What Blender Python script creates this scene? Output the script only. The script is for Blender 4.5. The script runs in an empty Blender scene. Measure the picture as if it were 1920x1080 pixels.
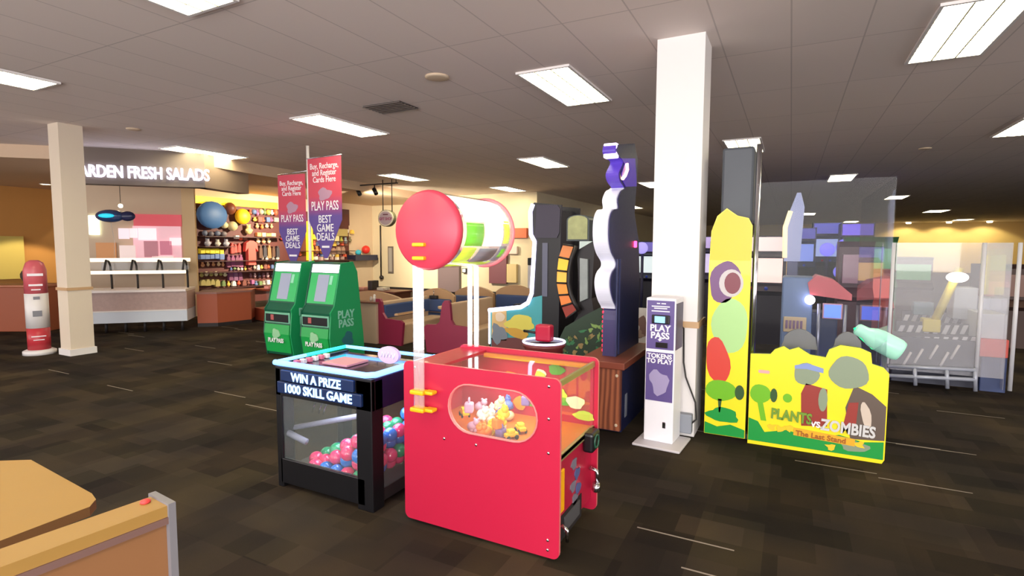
import bpy, bmesh, math, random
from mathutils import Vector, Matrix
random.seed(7)
PI = math.pi
# ---------------------------------------------------------------- camera, light, exposure
SC = bpy.context.scene
FPX, EYE, YAW, PITCH, ROLL = 1010.0, 1.55, math.radians(27.3), math.radians(4.36), math.radians(0.2)
cd = bpy.data.cameras.new('camera'); cam = bpy.data.objects.new('camera', cd); SC.collection.objects.link(cam)
cd.sensor_width = 36.0; cd.lens = FPX / 1920 * 36.0; cd.clip_start = .05; cd.clip_end = 200
cam.matrix_world = (Matrix.Translation((0, 0, EYE)) @ Matrix.Rotation(YAW, 4, 'Z') @
                    Matrix.Rotation(PI/2 - PITCH, 4, 'X') @ Matrix.Rotation(ROLL, 4, 'Z'))
SC.camera = cam
W = bpy.data.worlds.new('world'); SC.world = W; W.use_nodes = True
W.node_tree.nodes['Background'].inputs[0].default_value = (.86, .80, .80, 1)
W.node_tree.nodes['Background'].inputs[1].default_value = 2.3
def area(name, loc, rot, sx, sy, power, col=(1, 1, 1)):
    l = bpy.data.lights.new(name, 'AREA'); l.shape = 'RECTANGLE'; l.size = sx; l.size_y = sy; l.energy = power; l.color = col
    o = bpy.data.objects.new(name, l); o.location = loc; o.rotation_euler = rot; SC.collection.objects.link(o); return o
area('window_daylight', (1.2, -4.5, 2.0), (math.radians(88), 0, math.radians(6)), 6.0, 2.2, 340, (1, .97, .94))
SC.view_settings.view_transform = 'Standard'; SC.view_settings.look = 'None'
SC.view_settings.gamma = 1; SC.view_settings.use_curve_mapping = False
SC.view_settings.exposure = 0.48
SC.cycles.use_denoising = True; SC.cycles.max_bounces = 8; SC.cycles.transparent_max_bounces = 16
# ---------------------------------------------------------------- helpers
MW = cam.matrix_world.copy(); CAMP = MW.translation.copy()
def ray(px, py): return (MW.to_3x3() @ Vector(((px-960)/FPX, (540-py)/FPX, -1)))
def P(px, py, z=0.0):            # a pixel of the photograph taken onto the level z
    d = ray(px, py); t = (z-CAMP.z)/d.z; return CAMP + d*t
def PY(px, py, y):               # a pixel taken onto the plane at depth y
    d = ray(px, py); return CAMP + d*(y-CAMP.y)/d.y
def lin(c): return c/12.92 if c <= .04045 else ((c+.055)/1.055)**2.4
def hexc(r, g, b): return (lin(r/255), lin(g/255), lin(b/255), 1)
MATS = {}
def mat(name, rgb, rough=.5, metal=0, emit=None, es=0, noise=0, nscale=30, alpha=1, trans=0, spec=.5, coat=0, bump=0):
    if name in MATS: return MATS[name]
    m = bpy.data.materials.new(name); m.use_nodes = True; nt = m.node_tree; b = nt.nodes['Principled BSDF']
    c = hexc(*rgb); b.inputs['Base Color'].default_value = c; b.inputs['Roughness'].default_value = rough
    b.inputs['Metallic'].default_value = metal; b.inputs['Specular IOR Level'].default_value = spec
    b.inputs['Coat Weight'].default_value = coat
    if trans: b.inputs['Transmission Weight'].default_value = trans
    if alpha < 1: b.inputs['Alpha'].default_value = alpha
    if emit: b.inputs['Emission Color'].default_value = hexc(*emit); b.inputs['Emission Strength'].default_value = es
    tc = nt.nodes.new('ShaderNodeTexCoord'); n = nt.nodes.new('ShaderNodeTexNoise'); n.inputs['Scale'].default_value = nscale
    n.inputs['Detail'].default_value = 4; nt.links.new(tc.outputs['Object'], n.inputs['Vector'])
    if noise:
        mx = nt.nodes.new('ShaderNodeMix'); mx.data_type = 'RGBA'
        mx.inputs[6].default_value = tuple(max(0, v*(1-noise)) for v in c[:3])+(1,)
        mx.inputs[7].default_value = tuple(min(1, v*(1+noise)) for v in c[:3])+(1,)
        nt.links.new(n.outputs['Fac'], mx.inputs[0]); nt.links.new(mx.outputs[2], b.inputs['Base Color'])
    else:
        mr = nt.nodes.new('ShaderNodeMapRange'); mr.inputs['To Min'].default_value = max(0, rough-.04); mr.inputs['To Max'].default_value = min(1, rough+.04)
        nt.links.new(n.outputs['Fac'], mr.inputs['Value']); nt.links.new(mr.outputs[0], b.inputs['Roughness'])
    if bump:
        bp = nt.nodes.new('ShaderNodeBump'); bp.inputs['Strength'].default_value = bump
        nt.links.new(n.outputs['Fac'], bp.inputs['Height']); nt.links.new(bp.outputs[0], b.inputs['Normal'])
    MATS[name] = m; return m
def glow(name, rgb, s):
    return mat(name, rgb, .5, emit=rgb, es=s)
def clear(name, rgb=(240, 250, 250), opacity=.1, rough=.03, ior=1.45):
    """clear acrylic: mostly see-through sheet with mirror-like gloss"""
    if name in MATS: return MATS[name]
    m = bpy.data.materials.new(name); m.use_nodes = True; nt = m.node_tree; nt.nodes.clear()
    out = nt.nodes.new('ShaderNodeOutputMaterial'); tr = nt.nodes.new('ShaderNodeBsdfTransparent'); gl = nt.nodes.new('ShaderNodeBsdfGlossy')
    df = nt.nodes.new('ShaderNodeBsdfDiffuse'); df.inputs[0].default_value = hexc(*rgb)
    tr.inputs[0].default_value = tuple(.9+.1*v for v in hexc(*rgb)[:3])+(1,); gl.inputs['Roughness'].default_value = rough
    fr = nt.nodes.new('ShaderNodeFresnel'); fr.inputs[0].default_value = ior
    m1 = nt.nodes.new('ShaderNodeMixShader'); m2 = nt.nodes.new('ShaderNodeMixShader'); m1.inputs[0].default_value = opacity
    nt.links.new(tr.outputs[0], m1.inputs[1]); nt.links.new(df.outputs[0], m1.inputs[2])
    gm = nt.nodes.new('ShaderNodeNewGeometry'); mm = nt.nodes.new('ShaderNodeMath'); mm.operation = 'SUBTRACT'; mm.use_clamp = True
    nt.links.new(fr.outputs[0], mm.inputs[0]); nt.links.new(gm.outputs['Backfacing'], mm.inputs[1]); nt.links.new(mm.outputs[0], m2.inputs[0]); nt.links.new(m1.outputs[0], m2.inputs[1]); nt.links.new(gl.outputs[0], m2.inputs[2])
    nt.links.new(m2.outputs[0], out.inputs[0]); MATS[name] = m; return m
class MB:
    def __init__(s): s.v = []; s.f = []; s.fm = []; s.mats = []; s.M = Matrix.Identity(4); s.smooth = []
    def mi(s, m):
        if m not in s.mats: s.mats.append(m)
        return s.mats.index(m)
    def add(s, vs, fs, m, smooth=False):
        k = len(s.v); s.v += [tuple(s.M @ Vector(p)) for p in vs]; i = s.mi(m)
        for f in fs: s.f.append([k+a for a in f]); s.fm.append(i); s.smooth.append(smooth)
        return s
    def box(s, x0, y0, z0, x1, y1, z1, m, rz=0, about=None):
        vs = [(x, y, z) for z in (z0, z1) for y in (y0, y1) for x in (x0, x1)]
        return s.add(vs, [(0, 2, 3, 1), (4, 5, 7, 6), (0, 1, 5, 4), (2, 6, 7, 3), (0, 4, 6, 2), (1, 3, 7, 5)], m)
    def bbox(s, x0, y0, z0, x1, y1, z1, m, r=.01):
        """box with rounded edges"""
        bm = bmesh.new(); bmesh.ops.create_cube(bm, size=1)
        bmesh.ops.scale(bm, vec=(abs(x1-x0), abs(y1-y0), abs(z1-z0)), verts=bm.verts)
        bmesh.ops.translate(bm, vec=((x0+x1)/2, (y0+y1)/2, (z0+z1)/2), verts=bm.verts)
        r = min(r, abs(x1-x0)*.45, abs(y1-y0)*.45, abs(z1-z0)*.45)
        bmesh.ops.bevel(bm, geom=bm.edges[:], offset=r, segments=2, affect='EDGES', profile=.5)
        bm.verts.index_update(); s.add([v.co.copy() for v in bm.verts], [[v.index for v in f.verts] for f in bm.faces], m); bm.free(); return s
    def prism(s, pts, a0, a1, m, axis='y', sidem=None):
        """outline in the two other axes, extruded along axis"""
        def q(u, v, a): return {'y': (u, a, v), 'x': (a, u, v), 'z': (u, v, a)}[axis]
        n = len(pts); vs = [q(u, v, a0) for u, v in pts]+[q(u, v, a1) for u, v in pts]
        s.add(vs, [list(range(n))[::-1], list(range(n, 2*n))], m)
        s.add(vs, [[i, (i+1) % n, n+(i+1) % n, n+i] for i in range(n)], sidem or m); return s
    def tube(s, pts, r, m, n=10, caps=True):
        pts = [Vector(p) for p in pts]; k = len(pts); vs = []; fs = []
        up0 = None
        for i, p in enumerate(pts):
            d = (pts[min(i+1, k-1)]-pts[max(i-1, 0)]).normalized()
            if up0 is None: up0 = Vector((0, 0, 1)) if abs(d.z) < .9 else Vector((1, 0, 0))
            a = d.cross(up0).normalized(); b = a.cross(d).normalized(); up0 = b
            rr = r[i] if isinstance(r, (list, tuple)) else r
            vs += [p+(a*math.cos(2*PI*j/n)+b*math.sin(2*PI*j/n))*rr for j in range(n)]
        for i in range(k-1):
            for j in range(n): fs.append((i*n+j, i*n+(j+1) % n, (i+1)*n+(j+1) % n, (i+1)*n+j))
        if caps: fs += [list(range(n))[::-1], list(range((k-1)*n, k*n))]
        return s.add(vs, fs, m, True)
    def lathe(s, prof, c, m, n=20, axis='z'):
        """(radius, height) outline turned about an axis through c"""
        vs = []; fs = []; k = len(prof)
        for r, h in prof:
            for j in range(n):
                u, v = r*math.cos(2*PI*j/n), r*math.sin(2*PI*j/n)
                d = {'z': (u, v, h), 'y': (u, h, v), 'x': (h, u, v)}[axis]; vs.append((c[0]+d[0], c[1]+d[1], c[2]+d[2]))
        for i in range(k-1):
            for j in range(n): fs.append((i*n+j, i*n+(j+1) % n, (i+1)*n+(j+1) % n, (i+1)*n+j))
        fs += [list(range(n))[::-1], list(range((k-1)*n, k*n))]
        return s.add(vs, fs, m, True)
    def ball(s, c, r, m, n=12, sq=(1, 1, 1)):
        vs = []; fs = []; h = n//2+1
        for i in range(h+1):
            t = PI*i/h
            for j in range(n): vs.append((c[0]+r*sq[0]*math.sin(t)*math.cos(2*PI*j/n), c[1]+r*sq[1]*math.sin(t)*math.sin(2*PI*j/n), c[2]+r*sq[2]*math.cos(t)))
        for i in range(h):
            for j in range(n): fs.append((i*n+j, (i+1)*n+j, (i+1)*n+(j+1) % n, i*n+(j+1) % n))
        return s.add(vs, fs, m, True)
    def ring(s, c, R, r, m, axis='z', n=28, sq=1.0):
        pts = []
        vs = []; fs = []; k = 8
        for i in range(n):
            a = 2*PI*i/n
            for j in range(k):
                b = 2*PI*j/k; u = (R+r*math.cos(b))*math.cos(a); v = (R+r*math.cos(b))*math.sin(a)*sq; w = r*math.sin(b)
                d = {'z': (u, v, w), 'y': (u, w, v), 'x': (w, u, v)}[axis]; vs.append((c[0]+d[0], c[1]+d[1], c[2]+d[2]))
        for i in range(n):
            for j in range(k): fs.append((i*k+j, ((i+1) % n)*k+j, ((i+1) % n)*k+(j+1) % k, i*k+(j+1) % k))
        return s.add(vs, fs, m, True)
    def build(s, name, parent=None, kind=None):
        me = bpy.data.meshes.new(name); me.from_pydata(s.v, [], s.f); me.update()
        for m in s.mats: me.materials.append(m)
        for p, i, sm in zip(me.polygons, s.fm, s.smooth): p.material_index = i; p.use_smooth = sm
        bm = bmesh.new(); bm.from_mesh(me); bmesh.ops.recalc_face_normals(bm, faces=bm.faces[:]); bm.to_mesh(me); bm.free()
        o = bpy.data.objects.new(name, me); SC.collection.objects.link(o)
        if parent: o.parent = parent
        if kind: o['kind'] = kind
        return o
def tag(o, label, cat, group=None, kind=None):
    o['label'] = label; o['category'] = cat
    if group: o['group'] = group
    if kind: o['kind'] = kind
    return o
def thing(name, label, cat, loc=(0, 0, 0), rz=0, group=None):
    o = bpy.data.objects.new(name, None); SC.collection.objects.link(o); o.location = loc; o.rotation_euler.z = rz
    o.empty_display_size = .1
    return tag(o, label, cat, group)
def copy_tree(o, parent=None):
    c = o.copy(); SC.collection.objects.link(c); c.parent = parent
    for ch in list(o.children): copy_tree(ch, c)
    return c
def struct(name, mb): return mb.build(name, kind='structure')
def txt(s, size, m, loc, rot, parent, name='lettering', ext=.002, off=0.0, align='CENTER', shear=0, sx=1):
    cu = bpy.data.curves.new('t', 'FONT'); cu.body = s; cu.size = size; cu.extrude = ext; cu.offset = off
    cu.align_x = align; cu.align_y = 'CENTER'; cu.shear = shear; cu.space_line = .82; cu.resolution_u = 3
    t = bpy.data.objects.new('t', cu); SC.collection.objects.link(t)
    dg = bpy.context.evaluated_depsgraph_get(); me = bpy.data.meshes.new_from_object(t.evaluated_get(dg))
    bpy.data.objects.remove(t); bpy.data.curves.remove(cu)
    me.materials.clear(); me.materials.append(m)
    me.transform(Matrix.LocRotScale(Vector(loc), Matrix.Identity(3) if rot is None else __import__('mathutils').Euler(rot).to_matrix(), Vector((sx, 1, 1))))
    o = bpy.data.objects.new(name, me); SC.collection.objects.link(o)
    if parent: o.parent = parent
    return o
FRONT = (PI/2, 0, 0); SIDEX = (PI/2, 0, PI/2)
def rrect(x0, z0, x1, z1, r, n=5, corners=(1, 1, 1, 1)):
    pts = []
    for (cx, cz, a0, k) in ((x0+r, z0+r, PI, 0), (x1-r, z0+r, 1.5*PI, 1), (x1-r, z1-r, 0, 2), (x0+r, z1-r, .5*PI, 3)):
        for i in range(n+1):
            a = a0+i*PI/2/n; pts.append((cx+r*math.cos(a), cz+r*math.sin(a)))
    return pts
def ell(cx, cz, a, b, n=24): return [(cx+a*math.cos(2*PI*i/n), cz+b*math.sin(2*PI*i/n)) for i in range(n)]
def blob(cx, cz, a, b, n=20, w=.08, seed=1, tilt=0):
    r_ = random.Random(seed); ph = [r_.uniform(0, 6.28) for _ in range(3)]; out = []
    for i in range(n):
        t = 2*PI*i/n; k = 1+w*(math.sin(3*t+ph[0])+.7*math.sin(5*t+ph[1])); u, v = a*k*math.cos(t), b*k*math.sin(t)
        out.append((cx+u*math.cos(tilt)-v*math.sin(tilt), cz+u*math.sin(tilt)+v*math.cos(tilt)))
    return out
# ---------------------------------------------------------------- materials
def floor_mat():
    m = bpy.data.materials.new('patterned_carpet'); m.use_nodes = True; nt = m.node_tree; b = nt.nodes['Principled BSDF']
    b.inputs['Roughness'].default_value = .9; b.inputs['Specular IOR Level'].default_value = .1
    tc = nt.nodes.new('ShaderNodeTexCoord'); N = nt.nodes.new; L = nt.links.new
    def bricks(w, h, off, c1, c2, rot, loc):
        mp = N('ShaderNodeMapping'); mp.inputs['Rotation'].default_value[2] = rot; mp.inputs['Location'].default_value = loc
        L(tc.outputs['Object'], mp.inputs[0])
        k = N('ShaderNodeTexBrick'); k.offset = off; k.inputs['Scale'].default_value = 1; k.inputs['Brick Width'].default_value = w
        k.inputs['Row Height'].default_value = h; k.inputs['Mortar Size'].default_value = 0; k.inputs['Bias'].default_value = 0
        k.inputs['Color1'].default_value = c1; k.inputs['Color2'].default_value = c2; L(mp.outputs[0], k.inputs[0]); return k
    a = bricks(.34, .21, .5, hexc(27, 22, 20), hexc(66, 57, 50), 0, (0, 0, 0))
    c = bricks(.52, .33, .37, hexc(33, 30, 27), hexc(62, 58, 46), PI/2, (.13, .07, 0))
    mx = N('ShaderNodeMix'); mx.data_type = 'RGBA'; mx.inputs[0].default_value = .5; L(a.outputs[0], mx.inputs[6]); L(c.outputs[0], mx.inputs[7])
    n = N('ShaderNodeTexNoise'); n.inputs['Scale'].default_value = 1.3; L(tc.outputs['Object'], n.inputs[0])
    r = N('ShaderNodeValToRGB'); r.color_ramp.elements[0].color = (.75, .72, .78, 1); r.color_ramp.elements[1].color = (1.25, 1.12, .9, 1)
    r.color_ramp.elements[0].position = .4; r.color_ramp.elements[1].position = .62; L(n.outputs[0], r.inputs[0])
    m2 = N('ShaderNodeMix'); m2.data_type = 'RGBA'; m2.blend_type = 'MULTIPLY'; m2.inputs[0].default_value = 1; L(mx.outputs[2], m2.inputs[6]); L(r.outputs[0], m2.inputs[7])
    # pale streaks woven in rows of their own
    mp = N('ShaderNodeMapping'); mp.inputs['Location'].default_value = (.2, .11, 0); L(tc.outputs['Object'], mp.inputs[0])
    k = N('ShaderNodeTexBrick'); k.offset = .43; k.inputs['Scale'].default_value = 1; k.inputs['Brick Width'].default_value = .5; k.inputs['Row Height'].default_value = .012
    k.inputs['Mortar Size'].default_value = 0; k.inputs['Color1'].default_value = (0, 0, 0, 1); k.inputs['Color2'].default_value = (1, 1, 1, 1); L(mp.outputs[0], k.inputs[0])
    st = N('ShaderNodeMath'); st.operation = 'GREATER_THAN'; st.inputs[1].default_value = .9965; L(k.outputs[0], st.inputs[0])
    m3 = N('ShaderNodeMix'); m3.data_type = 'RGBA'; L(st.outputs[0], m3.inputs[0]); L(m2.outputs[2], m3.inputs[6]); m3.inputs[7].default_value = hexc(150, 140, 130)
    n2 = N('ShaderNodeTexNoise'); n2.inputs['Scale'].default_value = 220; L(tc.outputs['Object'], n2.inputs[0])
    bp = N('ShaderNodeBump'); bp.inputs['Strength'].default_value = .35; bp.inputs['Distance'].default_value = .004; L(n2.outputs[0], bp.inputs['Height']); L(bp.outputs[0], b.inputs['Normal'])
    L(m3.outputs[2], b.inputs['Base Color']); return m
def ceil_mat():
    m = bpy.data.materials.new('ceiling_tiles'); m.use_nodes = True; nt = m.node_tree; b = nt.nodes['Principled BSDF']; b.inputs['Roughness'].default_value = .85
    tc = nt.nodes.new('ShaderNodeTexCoord'); mp = nt.nodes.new('ShaderNodeMapping'); mp.inputs['Location'].default_value = (.06, .02, 0); nt.links.new(tc.outputs['Object'], mp.inputs[0])
    k = nt.nodes.new('ShaderNodeTexBrick'); k.offset = 0; k.inputs['Scale'].default_value = 1; k.inputs['Brick Width'].default_value = .51; k.inputs['Row Height'].default_value = 1.3
    k.inputs['Mortar Size'].default_value = .006; k.inputs['Color1'].default_value = hexc(232, 219, 211); k.inputs['Color2'].default_value = hexc(237, 223, 215)
    k.inputs['Mortar'].default_value = hexc(205, 192, 185); nt.links.new(mp.outputs[0], k.inputs[0]); nt.links.new(k.outputs[0], b.inputs['Base Color']); return m
def wood_mat(name, c1, c2, sc=6, rot=(0, 0, 0)):
    m = bpy.data.materials.new(name); m.use_nodes = True; nt = m.node_tree; b = nt.nodes['Principled BSDF']; b.inputs['Roughness'].default_value = .45
    tc = nt.nodes.new('ShaderNodeTexCoord'); mp = nt.nodes.new('ShaderNodeMapping'); mp.inputs['Scale'].default_value = (3, 3, .5); mp.inputs['Rotation'].default_value = rot
    w = nt.nodes.new('ShaderNodeTexWave'); w.inputs['Scale'].default_value = sc; w.inputs['Distortion'].default_value = 7; w.inputs['Detail'].default_value = 2
    r = nt.nodes.new('ShaderNodeValToRGB'); r.color_ramp.elements[0].color = hexc(*c1); r.color_ramp.elements[1].color = hexc(*c2)
    nt.links.new(tc.outputs['Object'], mp.inputs[0]); nt.links.new(mp.outputs[0], w.inputs[0]); nt.links.new(w.outputs[0], r.inputs[0]); nt.links.new(r.outputs[0], b.inputs['Base Color'])
    MATS[name] = m; return m
M_white = mat('white_paint', (232, 228, 226), .5)
M_cream = mat('cream_wall', (222, 208, 178), .7, noise=.04, nscale=3)
M_amber = mat('amber_wall', (205, 150, 82), .7, noise=.05, nscale=2)
M_beige = mat('beige_wall', (214, 192, 165), .7, noise=.04, nscale=3)
M_grey = mat('grey_metal', (120, 120, 125), .4, metal=.6)
M_chrome = mat('chrome', (205, 205, 210), .15, metal=1)
M_black = mat('black_panel', (16, 16, 20), .35)
M_dark = mat('dark_trim', (38, 34, 36), .5)
M_red = mat('red_panel', (182, 28, 62), .34, coat=.3)
M_rededge = mat('pale_red_edge', (226, 120, 120), .35)
M_yel = mat('yellow_plastic', (250, 180, 20), .35)
M_tube = clear('clear_tube', (250, 250, 255), .22)
M_glass = clear('clear_acrylic', (230, 245, 245), .04)
M_tan = mat('tan_laminate', (196, 160, 118), .45, noise=.05, nscale=5)
M_oak = mat('golden_laminate', (154, 118, 58), .5, noise=.06, nscale=4)
M_brown = mat('brown_wood', (110, 62, 45), .4, noise=.12, nscale=12)
M_booth = mat('burgundy_laminate', (140, 40, 70), .4)
M_vinyl = mat('blue_vinyl', (60, 80, 125), .4, bump=.05)
M_led = glow('white_led', (225, 235, 255), 5)
M_ledb = glow('icy_blue_led', (105, 165, 255), 2.4)
M_ledc = glow('cyan_led', (40, 190, 230), 2)
M_tint = mat('text_white', (240, 238, 245), .5)
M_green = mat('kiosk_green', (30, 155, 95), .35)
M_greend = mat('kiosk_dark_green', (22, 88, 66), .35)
# ---------------------------------------------------------------- room shell
CH = 3.22
f = MB(); f.box(-18, -3, -.1, 13, 44, 0, floor_mat()); struct('floor', f)
c = MB(); c.box(-18, -3, CH, 13, 44, CH+.1, ceil_mat()); struct('ceiling', c)
w = MB(); w.box(-17.4, -3, 0, -17.2, 15, CH, M_amber); struct('wall_left', w)
w = MB(); w.box(-17.2, 15, 0, -6.9, 15.2, CH, M_cream); struct('wall_back_left', w)
w = MB(); w.box(-13.6, 7.9, 0, -13.4, 15, CH, M_beige); struct('wall_shop', w)
w = MB(); w.box(-17.4, 43.8, 0, 13, 44, CH, mat('yellow_cream_wall', (222, 196, 140), .7, noise=.08, nscale=.5)); struct('wall_back', w)
w = MB(); w.box(12.8, 12, 0, 13, 44, CH, M_cream); struct('wall_right', w)
w = MB(); w.box(-7.1, 15.2, 0, -6.9, 44, CH, M_cream); struct('wall_inner', w)
w = MB(); w.box(-17.2, 14.96, 0, -7.1, 15, .12, M_dark); struct('baseboard_back_left', w)
w = MB(); w.box(-17.2, -3, 0, -17.16, 15, .12, M_dark); struct('baseboard_left', w)
# dropped ceiling over the counter and the prize wall
w = MB(); w.prism([(-17.2, 2.0), (-14.5, 1.6), (-12.5, 3.4), (-11.2, 4.55), (-9.5, 6.3), (-9.75, 7.6), (-10.4, 15), (-17.2, 15)][::-1], 3.0, CH-.001, mat('soffit_paint', (215, 188, 160), .8), 'z'); struct('ceiling_dropped', w)
s45 = Vector((.70, .715, 0)); nrm = Vector((.715, -.70, 0))
A = Vector((-10.82, 4.81, 0)); B = A + s45*1.95
def strip(a, b, th, z0, z1, m, mb=None):
    mb = mb or MB(); d = (b-a).normalized(); n = Vector((-d.y, d.x, 0))*th
    mb.prism([(a.x, a.y), (b.x, b.y), (b.x+n.x, b.y+n.y), (a.x+n.x, a.y+n.y)], z0, z1, m, 'z'); return mb
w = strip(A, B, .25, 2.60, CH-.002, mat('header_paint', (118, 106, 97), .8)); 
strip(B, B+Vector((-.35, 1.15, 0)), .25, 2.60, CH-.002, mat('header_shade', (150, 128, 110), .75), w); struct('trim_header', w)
# ceiling lights
M_diff = glow('troffer_diffuser', (255, 244, 205), 13); M_louv = mat('louver', (200, 196, 170), .4)
def troffer(x, y, label, lx=.48, ly=1.28, far=False):
    t = thing('ceiling_light', label, 'ceiling light', (x, y, CH), 0, 'recessed fluorescent ceiling lights')
    b = MB(); e = .025
    for a in ((-lx/2-e, -ly/2-e, lx/2+e, -ly/2), (-lx/2-e, ly/2, lx/2+e, ly/2+e), (-lx/2-e, -ly/2, -lx/2, ly/2), (lx/2, -ly/2, lx/2+e, ly/2)):
        b.box(a[0], a[1], -.02, a[2], a[3], 0, M_white)
    b.build('frame', t)
    d = MB(); d.box(-lx/2, -ly/2, -.008, lx/2, ly/2, -.002, M_diff); d.build('diffuser', t)
    if not far:
        l = MB()
        for i in range(1, 3): l.box(-lx/2+lx*i/3-.006, -ly/2, -.022, -lx/2+lx*i/3+.006, ly/2, -.008, M_louv)
        for i in range(1, 12): l.box(-lx/2, -ly/2+ly*i/12-.003, -.018, lx/2, -ly/2+ly*i/12+.003, -.008, M_louv)
        l.build('louver', t)
    return t
TL = [(-2.14, 5.4, 'ceiling light directly above the red drum machine, nearest in the middle'), (-5.6, 5.7, 'ceiling light above and left of the hanging banners near the vent'),
      (1.12, 5.4, 'large ceiling light at the upper right corner of the photo'), (-.74, 9.75, 'ceiling light just right of the white square column'),
      (-7.0, 2.25, 'ceiling light cut by the left edge of the photo'), (-9.4, 6.2, 'ceiling light above the end of the lit salad sign'),
      (-4.4, 9.9, 'ceiling light above the black cabinet with the white light outline'), (-8.35, 10.5, 'ceiling light above the oval hanging sign'),
      (2.85, 9.9, 'ceiling light cut by the right edge of the photo'), (-3.66, 1.85, 'ceiling light cut by the top edge of the photo'),
      (1.0, 15.1, 'ceiling light second behind the large one at the right'), (-7.3, 15.9, 'ceiling light third in the row above the black cabinet'),
      (-3.3, 14.6, 'ceiling light mostly hidden behind the left edge of the white column'),(-5.9, 22.4, 'distant ceiling light seen beside the blue tower'),
      (3.0, 21.6, 'distant ceiling light above the far hall on the right'), (5.7, 30.3, 'distant ceiling light right of the far hall row'),
      (.62, 30.3, 'distant small ceiling light above the dark booths'), (3.3, 40.3, 'farthest ceiling light near the back wall'), (8.8, 40, 'faint farthest ceiling light on the right'),
      (-10.9, 23.2, 'distant narrow ceiling light behind the black cabinet')]
for i, (x, y, lb) in enumerate(TL):
    if x < -7.4 and y > 15.2: continue
    troffer(x, y if y != 15.9 else 13.9, lb, .5 if y < 25 else .7, 1.28 if y < 25 else 1.6, y > 12)
# lamps that are out of frame or hidden stand where the grid repeats them
for (x, y) in ((-2.1, .4), (1.1, .4), (5.5, 5.4), (-5.6, .2)):
    troffer(x, y, 'recessed ceiling light outside the view', far=True)
def vent(x, y, lb, s=.55, hgt=.35):
    t = thing('ceiling_vent', lb, 'air vent', (x, y, CH))
    b = MB(); b.box(-s/2, -hgt/2, -.012, s/2, hgt/2, 0, mat('vent_dark', (70, 62, 58), .6)); b.build('backing', t)
    b = MB()
    for i in range(7): b.box(-s/2, -hgt/2+hgt*i/6-.012, -.02, s/2, -hgt/2+hgt*i/6+.004, -.012, mat('vent_slat', (110, 100, 95), .6))
    b.build('slats', t)
vent(-4.33, 5.2, 'dark louvred air vent in the ceiling above the banners')
def cdisc(x, y, lb, r=.12, nm='ceiling_speaker', cat='ceiling speaker'):
    b = MB(); b.lathe([(r, 0), (r, -.012), (r*.75, -.02), (r*.2, -.022)], (x, y, CH), M_beige, 20); tag(b.build(nm), lb, cat)
cdisc(-3.16, 4.5, 'round pale speaker grille in the ceiling over the machines')
cdisc(1.93, 11.3, 'small round smoke detector in the ceiling on the right', .09, 'smoke_detector', 'smoke detector')
cdisc(-8.44, 4.5, 'small round smoke detector in the ceiling on the left', .09, 'smoke_detector', 'smoke detector')
M_down = glow('warm_downlight', (255, 235, 190), 12)
for px, py, z, lb in ((183, 361, 3.0, 'round downlight behind the R of the salad sign'), (243, 351, 3.0, 'round downlight under the middle of the salad sign'),
                      (332, 367, 3.0, 'round downlight beneath the word SALADS'), (399, 358, 3.0, 'round downlight above the blue balloon'),
                      (47, 353, 3.0, 'leftmost round downlight near the amber wall'), (86, 345, 3.0, 'round downlight just left of the left column')):
    p = P(px, py, z); t = thing('downlight', lb, 'downlight', (p.x, p.y, z), 0, 'recessed round downlights')
    b = MB(); b.ring((0, 0, -.005), .11, .012, M_white); b.build('rim', t)
    b = MB(); b.lathe([(.1, 0), (.1, -.006), (.02, -.008)], (0, 0, 0), M_down, 18); b.build('lens', t)
    l = bpy.data.lights.new('downlight_glow', 'SPOT'); l.energy = 300 if px < 100 else 90; l.spot_size = math.radians(95); l.color = (1, .8, .5); l.shadow_soft_size = .08
    o = bpy.data.objects.new('downlight_glow', l); o.parent = t; o.location = (0, 0, -.02); SC.collection.objects.link(o)
# ---------------------------------------------------------------- columns
def column(x0, y0, x1, y1, name):
    b = MB(); b.box(x0, y0, 0, x1, y1, CH, M_white); o = b.build(name, kind='structure'); return o
column(-1.02, 4.52, -.65, 4.88, 'column_1')
b = MB(); e = .015; b.box(-1.02-e, 4.52-e, .9, -.65+e, 4.88+e, .95, M_tan); struct('trim_1', b)
b = MB(); b.box(-9.20, 3.80, 0, -8.92, 4.09, CH, mat('warm_white_paint', (222, 208, 188), .6)); struct('column_2', b)
b = MB(); b.box(-9.215, 3.785, .92, -8.905, 4.105, .96, M_tan); struct('trim_2', b)
b = MB(); b.box(-9.22, 3.78, 0, -8.90, 4.11, .09, M_white); struct('baseboard_column', b)
tb = thing('outlet_box', 'grey outlet box low on the right of the white square column', 'outlet box', (-.73, 4.50, .12))
b = MB(); b.bbox(-.07, -.05, -.08, .07, .018, .08, mat('grey_plastic', (140, 145, 155), .5), .01); b.build('housing', tb)
b = MB(); b.tube([(-.76, 4.34, .95), (-.745, 4.47, .9), (-.74, 4.48, .62), (-.72, 4.48, .5), (-.64, 4.48, .3), (-.63, 4.49, .16), (-.67, 4.47, .12)], .007, M_dark, 8); tag(b.build('power_cable'), 'dark power cable running from the purple kiosk down the white column', 'cable')
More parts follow.
